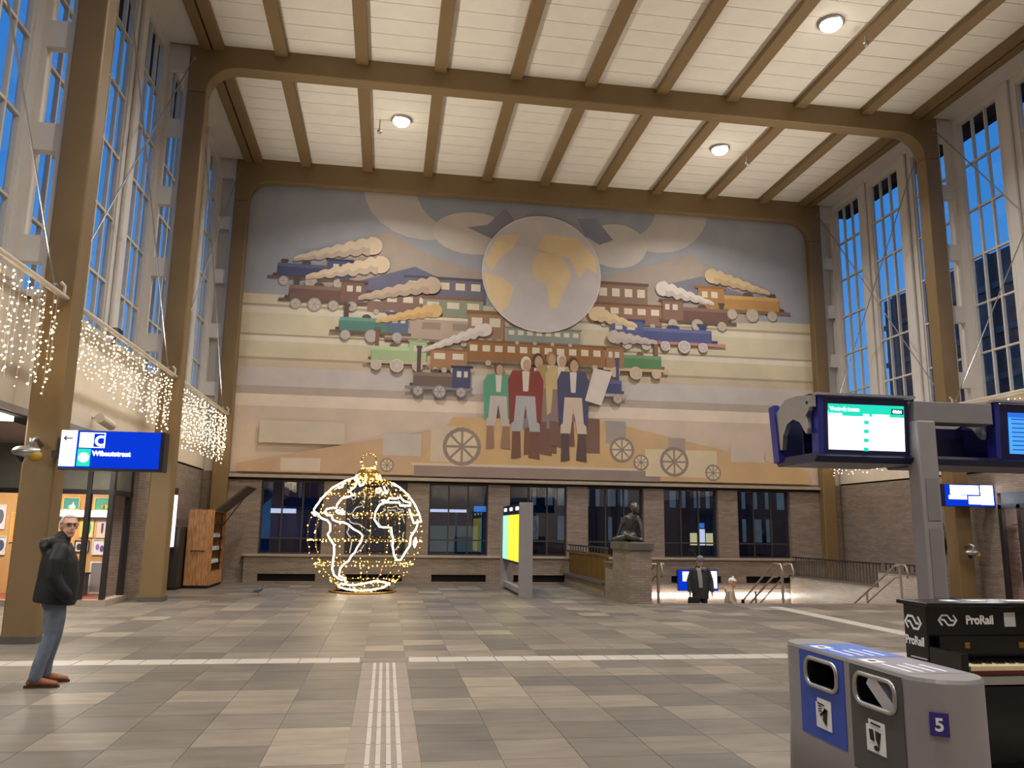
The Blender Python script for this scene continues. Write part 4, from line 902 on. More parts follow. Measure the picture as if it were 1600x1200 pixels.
# ------------------------------------------------------------------ wooden kiosk
KW = mat('kiosk_wood', (178, 126, 80), .55, var=.42, scale=6, stretch=(5, 5, .7))
kk = thing('wooden_kiosk', 'upright wooden plank kiosk cabinet with open side shelves', 'cabinet', (-4.9, 23.6, 0))
for k in range(4): B('plank', KW, kk, -5.25+.15*k, -5.25+.15*k+.146, 22.86, 22.9, .08, 2.06+.02*(k % 2))
B('back_panel', KW, kk, -5.25, -5.2, 22.9, 24.6, .08, 2.06); B('end_panel', KW, kk, -5.2, -4.6, 24.55, 24.6, .08, 2.06)
B('top', KW, kk, -5.25, -4.6, 22.9, 24.6, 2.02, 2.07); B('base', KW, kk, -5.25, -4.6, 22.9, 24.6, .08, .42); B('corner_post', KW, kk, -4.68, -4.6, 22.9, 22.98, .4, 2.02); B('corner_post', KW, kk, -4.68, -4.6, 24.5, 24.58, .4, 2.02)
B('dark_lining', BLACKM, kk, -5.2, -5.17, 22.9, 24.55, .42, 2.02); B('plinth', BLACKM, kk, -5.22, -4.63, 22.9, 24.58, 0, .08)
for z in (.6, .95, 1.3, 1.65): B('shelf', BLACKM, kk, -5.17, -4.64, 22.98, 24.5, z, z+.03)
MB().tube([(-5.12, 22.84, .98), (-5.12, 22.8, .98), (-4.78, 22.8, .98), (-4.78, 22.84, .98)], .015, 8).build('handle', BLACKM, kk)
M = Matrix.Rotation(-.72, 3, 'Y')
MB().obox((-4.2, 23.75, 2.4), (1.05, 1.5, .05), M).build('raised_flap', mat('flap_brown', (70, 62, 56), .5), kk)
MB().cyl((-4.62, 24.4, 1.7), (-4.1, 24.4, 2.46), .015, 6).build('flap_stay', BLACKM, kk)
rk = random.Random(3)
for z in (.63, .98, 1.33):
    for k in range(4):
        y = 23.15+.36*k; zz = z
        g = thing('paper_bag', 'small white paper bag on the kiosk shelf %s, %s from the door' % ({.63: 'lowest row', .98: 'middle row', 1.33: 'top row'}[z], ['first', 'second', 'third', 'fourth'][k]), 'bag', (-4.78, y, zz), group='white bags on the kiosk shelves')
        MB().prism([(-.1, 0), (.1, 0), (.09, .06), (.03, .1+.02*rk.random()), (-.05, .08), (-.1, .05)], lambda u, v, t: (-4.78+t, y+u, zz+v), -.09, .09).build('bag', WHITEP, g)
g = thing('dark_cabinet', 'plain dark cabinet against the left brick wall behind the kiosk', 'cabinet', (-5.36, 22.6, 0))
B('body', DFRAME, g, -5.55, -5.29, 22.3, 23.0, .04, 1.6, bevel=.01); B('plinth', BLACKM, g, -5.54, -5.3, 22.32, 22.98, 0, .04); B('door', mat('cabinet_door', (46, 42, 40), .5), g, -5.52, -5.31, 22.285, 22.3, .08, 1.56)
# ------------------------------------------------------------------ timetable stand
g = thing('timetable_stand', 'grey timetable stand with glowing mint and yellow panels', 'stand', (3.48, 21.7, 0))
B('near_post', GREYP, g, 3.31, 3.65, 20.08, 20.2, 0, 2.34, bevel=.008); B('far_post', GREYP, g, 3.31, 3.65, 23.35, 23.47, 0, 2.34, bevel=.008)
B('foot_rail', GREYP, g, 3.4, 3.56, 20.2, 23.35, .06, .2); B('panel_case', BLUED, g, 3.36, 3.6, 20.2, 23.35, .78, 2.32)
for k, m in enumerate((E_YELL, E_YELL, E_MINT)):
    a = 20.27+1.04*k
    B('lit_panel', m, g, 3.345, 3.36, a, a+.92, .85, 2.05); B('lit_panel', m, g, 3.60, 3.615, a, a+.92, .85, 2.05); B('number_plate', E_WHITE, g, 3.35, 3.36, a+.3, a+.75, 2.16, 2.25)
# ------------------------------------------------------------------ display screens on a post
ds = thing('display_screens', 'blue housed information screens on a grey post behind the piano', 'display', (6.6, 9.3, 0))
B('post', GREYP, ds, 6.37, 6.62, 8.84, 9.08, 0, 3.06, bevel=.02); B('access_door', GREYM, ds, 6.42, 6.58, 8.83, 8.84, .95, 1.75); B('access_door', GREYM, ds, 6.42, 6.58, 8.83, 8.84, 1.85, 2.35)
B('beam', GREYM, ds, 6.39, 7.46, 8.9, 9.2, 3.05, 3.31, bevel=.01)
def screen(x0, x1, y, tilt, face, name):
    # slab leaning out at the bottom by tilt; front toward -y
    M = Matrix.Rotation(tilt, 3, 'X'); c = Vector(((x0+x1)/2, y, 2.97)); w_ = x1-x0
    P = lambda u, v, t: tuple(c+M @ Vector((u, t, v)))
    o = MB().prism([(-w_/2, -.36), (w_/2, -.36), (w_/2, .36), (-w_/2, .36)], P, 0, .12).build(name, BLUED, ds)
    MB().prism([(-w_/2-.02, -.38), (-w_/2+.05, -.38), (-w_/2+.05, .38), (-w_/2-.02, .38)], P, -.012, .14).build('side_trim', BLUE, o)
    SCR[0] = o
    return P
SCR = [None]
P = screen(5.16, 6.35, 8.98, .06, 1, 'screen_case')
def onscreen(name, m, a, b, c, d, t=-.02): return MB().prism(rect(a, b, c, d), P, t, -.004).build(name, m, SCR[0])
onscreen('screen_face', E_WHITE, -.48, .53, -.285, .19, -.012); onscreen('green_header', E_TEAL, -.48, .53, .13, .275, -.014); onscreen('clock_box', BLUED, .36, .52, .17, .235, -.017)
for k in range(4): onscreen('green_mark', E_TEAL, -.01-.005*k, .05-.005*k, .035-.11*k, .08-.11*k)
for k, (a, b) in enumerate(((-.47, -.3), (-.02, .06), (.1, .33))): onscreen('column_title', E_WHITE, a, b, .135, .16, -.018)
def stext(s_, size, u, v):
    o = P(u, v, -.016); x = Vector(P(1, 0, 0))-Vector(P(0, 0, 0)); z = Vector(P(0, 1, 0))-Vector(P(0, 0, 0))
    text('screen_text', s_, size, E_WHITE, SCR[0], o, x, z, .002, .003)
stext('Vertrek trams', .068, -.46, .19); stext('08:24', .055, .375, .183)
B('hood', SILVER, ds, 5.1, 6.42, 8.9, 9.0, 3.34, 3.37); B('hood', BLACKM, ds, 5.12, 6.3, 9.1, 9.3, 3.34, 3.38)
screen(5.06, 6.36, 9.85, -.12, 1, 'rear_screen_case')
P2 = None
P = screen(7.56, 8.7, 8.98, .06, 1, 'screen_case')
onscreen('screen_face', E_SKYB, -.40, .5, -.27, .25, -.012)
for k in range(8): onscreen('text_line', mat('lit_dim_blue', (30, 70, 130), .5, var=0, emit=(36, 84, 150), es=.9), -.36, .45, .16-.055*k, .175-.055*k, -.016)
onscreen('screen_header', mat('lit_mid_blue', (30, 90, 190), .5, var=0, emit=(34, 104, 205), es=.9), -.40, .5, .19, .25, -.016)
screen(7.56, 8.7, 9.85, -.12, 1, 'rear_screen_case')
B('hood', SILVER, ds, 7.5, 8.75, 8.9, 9.0, 3.34, 3.37)
# trays below and the cut silver brackets at the ends
for a, b in ((5.08, 6.36), (6.65, 8.75)): MB().prism([(8.93, 2.60), (9.0, 2.53), (9.9, 2.53), (9.98, 2.60), (9.9, 2.64), (9.0, 2.64)], lambda u, v, t: (t, u, v), a, b).build('bottom_tray', BLUED, ds)
B('inner_panel', BLUED, ds, 5.2, 8.6, 9.44, 9.47, 2.64, 3.05)
for x in (5.09, 7.47):
    pts = [(8.96, 3.34), (9.3, 3.38), (9.62, 3.38), (9.98, 3.16), (9.95, 3.0), (9.86, 3.05), (9.80, 2.74), (9.74, 2.74), (9.70, 2.92), (9.58, 3.06), (9.42, 3.10), (9.26, 3.04), (9.14, 2.9), (9.10, 2.88), (9.08, 2.95), (9.12, 3.1), (9.04, 3.16), (9.02, 3.2), (8.96, 3.2)]
    MB().prism(pts, lambda u, v, t: (t, u, v), x-.03, x+.03).build('cut_bracket', SILVER, ds)
    MB().cyl((x-.04, 9.06, 3.26), (x+.04, 9.06, 3.26), .02, 8).build('bolt', BLACKM, ds)
# ------------------------------------------------------------------ piano
pn = thing('upright_piano', 'black upright piano with white lettering behind the waste bin', 'piano', (4.6, 5.35, 0))
PX0, PX1 = 3.86, 5.36
UC = B('upper_case', BLACK, pn, PX0, PX1, 5.42, 5.68, .62, 1.17, bevel=.006); B('lid', BLACK, pn, PX0-.03, PX1+.03, 5.36, 5.72, 1.17, 1.2, bevel=.008)
B('lower_case', BLACK, pn, PX0, PX1, 5.40, 5.66, .05, .62); B('cheek', BLACK, pn, PX0-.0, PX0+.05, 5.08, 5.42, .66, .90, bevel=.01); B('cheek', BLACK, pn, PX1-.05, PX1, 5.08, 5.42, .66, .90, bevel=.01)
KB = B('key_bed', BLACK, pn, PX0+.05, PX1-.05, 5.08, 5.42, .695, .775); B('fall_board', BLACK, pn, PX0+.05, PX1-.05, 5.36, 5.41, .83, .97); B('felt_strip', mat('red_felt', (86, 26, 22), .9), pn, PX0+.06, PX1-.06, 5.07, 5.08, .76, .785)
B('key_slip', SILVER, pn, PX0+.06, PX1-.06, 5.05, 5.08, .70, .75); B('toe_rail', BLACK, pn, PX0, PX1, 5.34, 5.40, 0, .09)
kb = MB()
for k in range(52): kb.box(PX0+.075+.0255*k, PX0+.0995+.0255*k, 5.1, 5.34, .775, .81)
kb.build('white_keys', mat('ivory', (226, 210, 166), .3), KB, kind='stuff')
kb = MB()
for k in range(51):
    if k % 7 not in (2, 6): kb.box(PX0+.092+.0255*k, PX0+.106+.0255*k, 5.19, 5.35, .81, .825)
kb.build('black_keys', BLACK, KB, kind='stuff')
for x in (PX0+.05, PX1-.05): MB().lathe([(.035, .0), (.045, .1), (.03, .2), (.035, .4), (.05, .68)], (x, 5.13, 0), 12).build('front_leg', BLACK, pn, smooth=True)
for k, dx in enumerate((.62, .75, .88)): MB().box(PX0+dx-.02, PX0+dx+.02, 5.24, 5.36, .07, .085).build('pedal', BRASS, pn)
for x in (4.12, 4.55, 5.0): B('brass_hinge', BRASS, pn, x-.02, x+.02, 5.355, 5.36, .89, .93)
def logo(O, U, V, w_, parent, m):
    # double-arrow emblem drawn with mitred strokes on a plane spanned by U, V
    A = [(.40, .02), (.06, .5), (.42, .96), (.98, .96), (1.38, .46), (1.68, .46)]
    Bp = [(2-a, 1-b) for a, b in A]
    N = Vector(U).cross(Vector(V))
    for path in (A, Bp):
        pts = []; th = .085
        L_, R_ = [], []
        for i, p in enumerate(path):
            p = Vector((p[0], p[1])); d0 = (p-Vector(path[i-1])).normalized() if i else None; d1 = (Vector(path[i+1])-p).normalized() if i < len(path)-1 else None
            d = (d0+d1).normalized() if d0 and d1 else (d0 or d1); n_ = Vector((-d.y, d.x)); s_ = th/max(.45, (n_.dot(Vector((-(d1 or d0).y, (d1 or d0).x)))))
            L_.append(p+n_*s_); R_.append(p-n_*s_)
        f = lambda u, v, t: tuple(Vector(O)+Vector(U)*u*w_/2+Vector(V)*v*w_/2*.98+N*t)
        mb = MB(); n = len(path)
        vs = [f(q.x, q.y, t) for t in (0, .002) for q in L_+R_]
        fs = []
        for i in range(n-1): fs += [(i, i+1, n+i+1, n+i), (2*n+i, 2*n+n+i, 2*n+n+i+1, 2*n+i+1), (i, 2*n+i, 2*n+i+1, i+1), (n+i, n+i+1, 3*n+i+1, 3*n+i)]
        fs += [(0, n, 3*n, 2*n), (n-1, 3*n-1, 4*n-1, 2*n-1)]
        mb.add(vs, fs).build('emblem_stroke', m, parent)
logo((3.95, 5.418, 1.04), (1, 0, 0), (0, 0, 1), .15, UC, WHITEP)
text('lettering', 'ProRail', .085, WHITEP, UC, (4.17, 5.418, 1.05), (1, 0, 0), (0, 0, 1), .001, .003, wscale=.9)
logo((3.858, 5.665, 1.0), (0, -1, 0), (0, 0, 1), .19, UC, WHITEP)
text('lettering', 'ProRail', .085, WHITEP, UC, (3.858, 5.67, .89), (0, -1, 0), (0, 0, 1), .001, .003, wscale=.85)
B('plain_sticker', mat('sticker_grey', (196, 196, 198), .6), UC, 4.48, 4.57, 5.416, 5.42, 1.03, 1.13)
B('white_strip', WHITEP, pn, 3.857, 3.86, 5.44, 5.62, .80, .806)
for k, (a, b) in enumerate(((4.1, 4.2), (4.3, 4.42), (4.6, 4.8))):
    tag(B('paper_slip', WHITEP, None, a, b, 5.5, 5.6, 1.2, 1.204), 'white paper slip on the piano lid, %s' % ['shortest one', 'middle one', 'longest one'][k], 'paper', 'paper slips on the piano')
# ------------------------------------------------------------------ waste bin
bn = thing('waste_bin', 'grey two-part recycling bin with blue and dark panels and rounded ends', 'waste bin', (2.34, 3.7, 0))
def stad(x0, x1, y0, y1, n=14, grow=0):
    r = (x1-x0)/2+grow; cx_ = (x0+x1)/2
    return [(cx_+r*math.cos(a), y0+(x1-x0)/2+r*math.sin(a)) for a in [PI+PI*k/n for k in range(n+1)]]+[(cx_+r*math.cos(a), y1-(x1-x0)/2+r*math.sin(a)) for a in [PI*k/n for k in range(n+1)]]
a = stad(2.17, 2.51, 3.07, 4.35); b_ = stad(2.17, 2.51, 3.07, 4.35, grow=.03); n = len(a)
# shell with two round-cornered mouths cut in the face
holes = [(3.61, 4.06), (3.2, 3.6)]
MB().add([(x, y, 0.06) for x, y in b_]+[(x, y, .72) for x, y in a], [(i, (i+1) % n, n+(i+1) % n, n+i) for i in range(n)]+[tuple(range(n))[::-1]]).build('lower_shell', GREYP, bn, smooth=True, fix=True)
# upper shell: stadium ring in segments, open on the mouth face
up = MB(); vs = [(x, y, z) for z in (.72, 1.085) for x, y in a]
fs = [(i, (i+1) % n, n+(i+1) % n, n+i) for i in range(n) if i != n-1]
up.add(vs, fs).build('upper_shell', GREYP, bn, smooth=True)
MB().add([(x, y, 1.085) for x, y in a]+[(x, y, 1.10) for x, y in stad(2.17, 2.51, 3.07, 4.35, grow=-.008)], [(i, (i+1) % n, n+(i+1) % n, n+i) for i in range(n)]+[tuple(range(n, 2*n))]).build('top_plate', GREYM, bn)
B('inner_liner', BLACKM, bn, 2.42, 2.44, 3.2, 4.3, .6, 1.08)
def rr(c, d, hw, hh, r, n=5):
    out = []
    for (sx, sy, a0) in ((1, 1, 0), (-1, 1, PI/2), (-1, -1, PI), (1, -1, 1.5*PI)):
        for k in range(n+1):
            t = a0+PI/2*k/n; out.append((c+sx*(hw-r)+r*math.cos(t), d+sy*(hh-r)+r*math.sin(t)))
    return out
PAN = []
def mouth_panel(y0, y1, z0, z1, cy_, cz_, hw, hh, m, name):
    # flat panel with a round-cornered hole, built as a ring of quads; u runs along y
    i0 = rr(cy_, cz_, hw, hh, hh*.75); inner = []
    for i, p in enumerate(i0):
        q_ = i0[(i+1) % len(i0)]; d_ = math.hypot(q_[0]-p[0], q_[1]-p[1]); n_ = max(1, int(d_/.012)); inner += [(p[0]+(q_[0]-p[0])*t/n_, p[1]+(q_[1]-p[1])*t/n_) for t in range(n_) if d_ > 1e-6]
    k = len(inner); outer = []
    for u, v in inner:
        du, dv = u-cy_, v-cz_; s_ = min(((y1 if du > 0 else y0)-cy_)/du if abs(du) > 1e-6 else 9e9, ((z1 if dv > 0 else z0)-cz_)/dv if abs(dv) > 1e-6 else 9e9)
        outer.append((cy_+du*s_, cz_+dv*s_))
    def ins(p, q):   # add true corners
        return p
    vs = []; fs = []
    for x in (2.166, 2.18):
        vs += [(x, u, v) for u, v in inner]+[(x, u, v) for u, v in outer]
    for i in range(k):
        j = (i+1) % k
        fs += [(i, j, k+j, k+i), (2*k+i, 3*k+i, 3*k+j, 2*k+j), (i, 2*k+i, 2*k+j, j)]
    for (u, v) in ((y0, z0), (y1, z0), (y1, z1), (y0, z1)):
        best = None
        for i in range(k):
            j = (i+1) % k; A_, C_ = outer[i], outer[j]
            on = (abs(A_[0]-u) < 1e-5 and abs(C_[1]-v) < 1e-5) or (abs(C_[0]-u) < 1e-5 and abs(A_[1]-v) < 1e-5)
            if on: best = (i, j)
        if best:
            vs.append((2.166, u, v)); fs.append((k+best[0], k+best[1], len(vs)-1))
    po = MB().add(vs, fs).build(name, m, bn); PAN.append(po)
    MB().tube([(2.165, u, v) for u, v in inner], .012, 6, closed=True).build('mouth_rim', SILVER, po, smooth=True)
    MB().add([(2.18, u, v) for u, v in inner]+[(2.4, u, v) for u, v in inner], [(i, (i+1) % k, k+(i+1) % k, k+i) for i in range(k)]+[tuple(range(k, 2*k))]).build('mouth_cavity', BLACKM, po)
mouth_panel(3.675, 4.09, .68, 1.083, 3.878, .99, .145, .065, BLUEP, 'blue_panel')
mouth_panel(3.235, 3.625, .60, 1.083, 3.43, .99, .15, .065, DGREYP, 'dark_panel')
B('face_strip', GREYP, bn, 2.168, 2.178, 3.625, 3.675, .68, 1.083); B('face_strip', GREYP, bn, 2.168, 2.178, 4.09, 4.19, .68, 1.083)
def slab(name, m, y0, y1, z0, z1, x=2.163): return B(name, m, PAN[0 if y0 > 3.65 else 1], x, x+.004, y0, y1, z0, z1)
slab('pictogram_card', WHITEP, 3.80, 3.94, .735, .85); slab('pictogram_card', WHITEP, 3.80, 3.925, .85, .875)
slab('pictogram_card', WHITEP, 3.37, 3.51, .735, .845); slab('pictogram_card', WHITEP, 3.37, 3.49, .845, .87)
pr = lambda pts, m=BLACKM, nm='pictogram_mark': MB().prism(pts, lambda u, v, t: (t, u, v), 2.160, 2.163).build(nm, m, PAN[0 if pts[0][0] > 3.65 else 1])
pr([(3.83, .83), (3.86, .835), (3.875, .775), (3.845, .755)]); pr([(3.845, .835), (3.90, .80), (3.895, .79), (3.845, .82)]); pr([(3.86, .85), (3.92, .853), (3.92, .847), (3.86, .844)])
for k in range(3): pr([(3.885, .842-.012*k), (3.915, .838-.012*k), (3.915, .834-.012*k), (3.885, .838-.012*k)])
pr([(3.40, .825), (3.44, .83), (3.435, .79), (3.415, .765)]); pr([(3.455, .83), (3.485, .828), (3.478, .785), (3.45, .782)]); pr([(u, v) for u, v in ell(3.435, .757, .02, .011, 10)]); pr([(3.40, .857), (3.47, .86), (3.47, .853), (3.40, .85)])
# prints on the top
tpl = [o for o in bn.children if o.name.startswith('top_plate')][0]
tp = lambda nm, m, x0, x1, y0, y1: B(nm, m, tpl, x0, x1, y0, y1, 1.1, 1.1012)
tp('blue_top', mat('top_blue', (74, 112, 200), .35), 2.19, 2.49, 3.68, 4.12); tp('grey_top', mat('top_lilac', (136, 132, 142), .35), 2.19, 2.49, 3.24, 3.64)
tz = lambda nm, x0, x1, y0, y1: B(nm, WHITEP, tpl, x0, x1, y0, y1, 1.1012, 1.1022)
for y in (3.68, 3.24):
    tz('icon_plate', 2.21, 2.29, y+.28, y+.38)
    for k in range(4): tz('print_line', 2.24+.055*k, 2.255+.055*k, y+.04, y+.25-.03*(k % 2))
    MB().lathe([(.02, 1.1022), (.02, 1.103)], (2.25, y+.33, 0), 10).build('icon_dot', BLACKM, tpl)
# number plate on the rounded near end
ang = 4.05; cxn, cyn, r0 = 2.34, 3.24, .185
nrm = Vector((math.cos(ang), math.sin(ang), 0)); tanv = Vector((-math.sin(ang), math.cos(ang), 0)); c0 = Vector((cxn, cyn, .93))+nrm*r0
c0 = Vector((cxn, cyn, .93))+nrm*(.178)
MB().add([tuple(c0+tanv*u+Vector((0, 0, v))+nrm*t) for t in (0, .003) for u, v in rect(-.035, .035, -.045, .045)], [(3, 2, 1, 0), (4, 5, 6, 7), (0, 1, 5, 4), (1, 2, 6, 5), (2, 3, 7, 6), (3, 0, 4, 7)]).build('number_plate', PURPLE, bn)
text('number', '5', .07, WHITEP, [o for o in bn.children if o.name.startswith('number_plate')][0], tuple(c0-tanv*.018+Vector((0, 0, -.024))+nrm*.003), tuple(tanv), (0, 0, 1), .001, .002)
# a magazine pushed into the dark mouth
g = thing('magazine', 'white folded magazine sticking out of the dark bin mouth', 'magazine', (2.2, 3.4, .95))
M = Matrix.Rotation(.62, 3, 'X')
MB().obox((2.232, 3.41, .985), (.11, .20, .07), M).build('pages', WHITEP, g); MB().obox((2.233, 3.405, .957), (.104, .175, .004), M).build('cover', BLACKM, g); MB().obox((2.233, 3.40, .944), (.104, .17, .003), M).build('cover', BLACKM, g)
# ------------------------------------------------------------------ people
SKIN = mat('skin', (216, 164, 140), .55, var=.05, scale=20); GREYHAIR = mat('grey_hair', (196, 194, 192), .7, var=.15, scale=60)
JEANS = mat('jeans', (104, 114, 130), .8, var=.18, scale=14, bump=.1); COATB = mat('black_coat', (13, 12, 13), .65, var=.2, scale=10, bump=.25); LEATHER = mat('tan_leather', (140, 84, 48), .5, var=.15, scale=15); SOLE = mat('sole', (60, 42, 32), .8)
def shoe(p, x, y, yaw, m, z=0, k=1.0):
    mb = MB(); M = Matrix.Rotation(yaw, 3, 'Z'); T = lambda a, b, c: tuple(Vector((x, y, z))+M @ Vector((a, b, c))*k)
    limb(mb, [(*T(-.075, 0, .05), .042*k, .045*k), (*T(0, 0, .055), .042*k, .05*k), (*T(.09, 0, .045), .048*k, .036*k), (*T(.165, 0, .036), .043*k, .028*k)], tuple(M @ Vector((0, 1, 0))))
    limb(mb, [(*T(-.05, 0, .06), .045*k), (*T(-.05, 0, .12), .042*k)])
    o = organic('shoe', mb, m, p, .01, 2)
    s = MB().prism([(-.125, -.035), (-.09, -.046), (.02, -.045), (.12, -.055), (.2, -.035), (.212, 0), (.2, .035), (.12, .055), (.02, .045), (-.09, .046), (-.125, .035)], lambda u, v, t: T(u, v, t), 0, .022)
    s.build('sole', SOLE, o, local=True)
man = thing('person', 'grey haired man in black hooded coat and blue jeans standing beside the left column', 'person', (-3.46, 9.46, 0), rz=.42)
mb = MB()   # bare body, continuous: head, neck, trunk, arms and legs
T, HM = head(mb, (.05, -.02, 1.635), -1.3)
limb(mb, [(.0, -.01, 1.40, .065), (.03, -.015, 1.56, .058)])
limb(mb, [(0, 0, .92, .15, .11), (0, 0, 1.15, .15, .10), (-.01, 0, 1.36, .17, .09)], (0, 1, 0))
for s in (-1, 1):
    limb(mb, [(-.01, s*.19, 1.38, .045), (-.05, s*.25, 1.16, .036), (-.01, s*.25, 1.0, .032), (.02, s*.22, .96, .03)])
    for k in range(4): limb(mb, [(.035, s*.205, .975-.014*k, .008), (.065, s*.185, .965-.014*k, .008), (.085, s*.16, .955-.014*k, .007)], n=6)
    limb(mb, [(.035, s*.19, .985, .009), (.065, s*.165, .985, .008)], n=6)
limb(mb, [(0, -.09, .90, .085), (-.03, -.10, .5, .058), (-.10, -.12, .1, .04)]); limb(mb, [(0, .09, .90, .085), (.02, .12, .5, .058), (.0, .16, .1, .04)])
organic('body', mb, SKIN, man, .009, 2)
for s in (-1, 1): MB().ball(T(.083, s*.03, .022), .011, 10, 8).build('eye', mat('eye_dark', (60, 50, 46), .3, var=0), man, local=True)
MB().tube([T(.094, -.024, -.062), T(.100, 0, -.061), T(.094, .024, -.062)], .003, 5).build('mouth', mat('lip', (150, 90, 80), .6, var=0), man, local=True)
gl = MB()
for s in (-1, 1): gl.tube([T(.107, s*.034+.024*math.cos(2*PI*k/12), .02+.018*math.sin(2*PI*k/12)) for k in range(12)], .0022, 5, closed=True)
gl.tube([T(.107, -.012, .024), T(.111, 0, .026), T(.107, .012, .024)], .002, 5)
for s in (-1, 1): gl.tube([T(.107, s*.056, .026), T(.06, s*.082, .028), T(-.02, s*.086, .024)], .002, 5)
gl.build('spectacles', BLACKM, man, local=True)
hb = MB(); hb.ball((0, 0, 0), (.108, .088, .098), 20, 16)
keep = MB(); hv = []
hr = MB(); idx = {}
for f in hb.f:
    c = sum((Vector(hb.v[i]) for i in f), Vector())/len(f)
    if c.z > .052+.3*c.x or (c.x < .0 and c.z > -.06) or (c.x < .03 and c.z > .0):
        hr.add([T(*(Vector(hb.v[i])+Vector((-.014, 0, .034)))) for i in f], [tuple(range(len(f)))])
ho = hr.build('hair', GREYHAIR, man, local=True, smooth=True); b2 = bmesh.new(); b2.from_mesh(ho.data); bmesh.ops.remove_doubles(b2, verts=b2.verts, dist=1e-4); bmesh.ops.recalc_face_normals(b2, faces=b2.faces); b2.to_mesh(ho.data); b2.free()
q = ho.modifiers.new('thick', 'SOLIDIFY'); q.thickness = .01
mb = MB()   # coat
limb(mb, [(-.01, 0, .83, .262, .205), (0.0, 0, .92, .262, .21), (.01, 0, 1.08, .25, .205), (.0, 0, 1.25, .245, .185), (-.02, 0, 1.37, .225, .15), (-.02, 0, 1.44, .14, .11)], (0, 1, 0), 28, cap0=False)
for s in (-1, 1): limb(mb, [(-.02, s*.2, 1.39, .085), (-.05, s*.268, 1.28, .084), (-.06, s*.29, 1.12, .078), (.0, s*.288, 1.0, .076), (.07, s*.262, .93, .07)])
limb(mb, [(-.0, -.12, 1.46, .05), (-.09, -.1, 1.46, .062), (-.14, 0, 1.44, .075), (-.09, .1, 1.46, .062), (-.0, .12, 1.46, .05)], (0, 0, 1), 14); limb(mb, [(-.12, 0, 1.34, .12, .05), (-.15, 0, 1.42, .13, .055)], (0, 1, 0), 16)
limb(mb, [(-.02, -.02, 1.45, .095), (.0, -.02, 1.51, .088)], n=16)
organic('coat', mb, COATB, man, .012, 3)
B2 = lambda nm, m, *bx, p=man: MB().box(*bx).build(nm, m, p, local=True)
MB().tube([(.20, 0, .84), (.212, 0, .95), (.215, 0, 1.1), (.186, 0, 1.25), (.13, 0, 1.38), (.09, 0, 1.46)], .006, 6).build('zip', BLACKM, man, local=True)
mb = MB()   # jeans
limb(mb, [(0, 0, .98, .165, .125), (0, 0, .86, .175, .135)], (0, 1, 0), 20)
limb(mb, [(0, -.085, .88, .105, .115), (.0, -.095, .68, .092, .10), (-.01, -.10, .50, .076), (-.05, -.11, .36, .07), (-.09, -.12, .22, .066), (-.11, -.12, .10, .064)], n=16)
limb(mb, [(0, .085, .88, .105, .115), (.03, .1, .68, .09, .10), (.04, .12, .50, .076), (.02, .14, .36, .068), (-.005, .155, .22, .064), (-.01, .16, .10, .062)], n=16)
organic('jeans', mb, JEANS, man, .012, 3)
shoe(man, -.08, -.12, -.42, LEATHER); shoe(man, .03, .16, -.35, LEATHER)
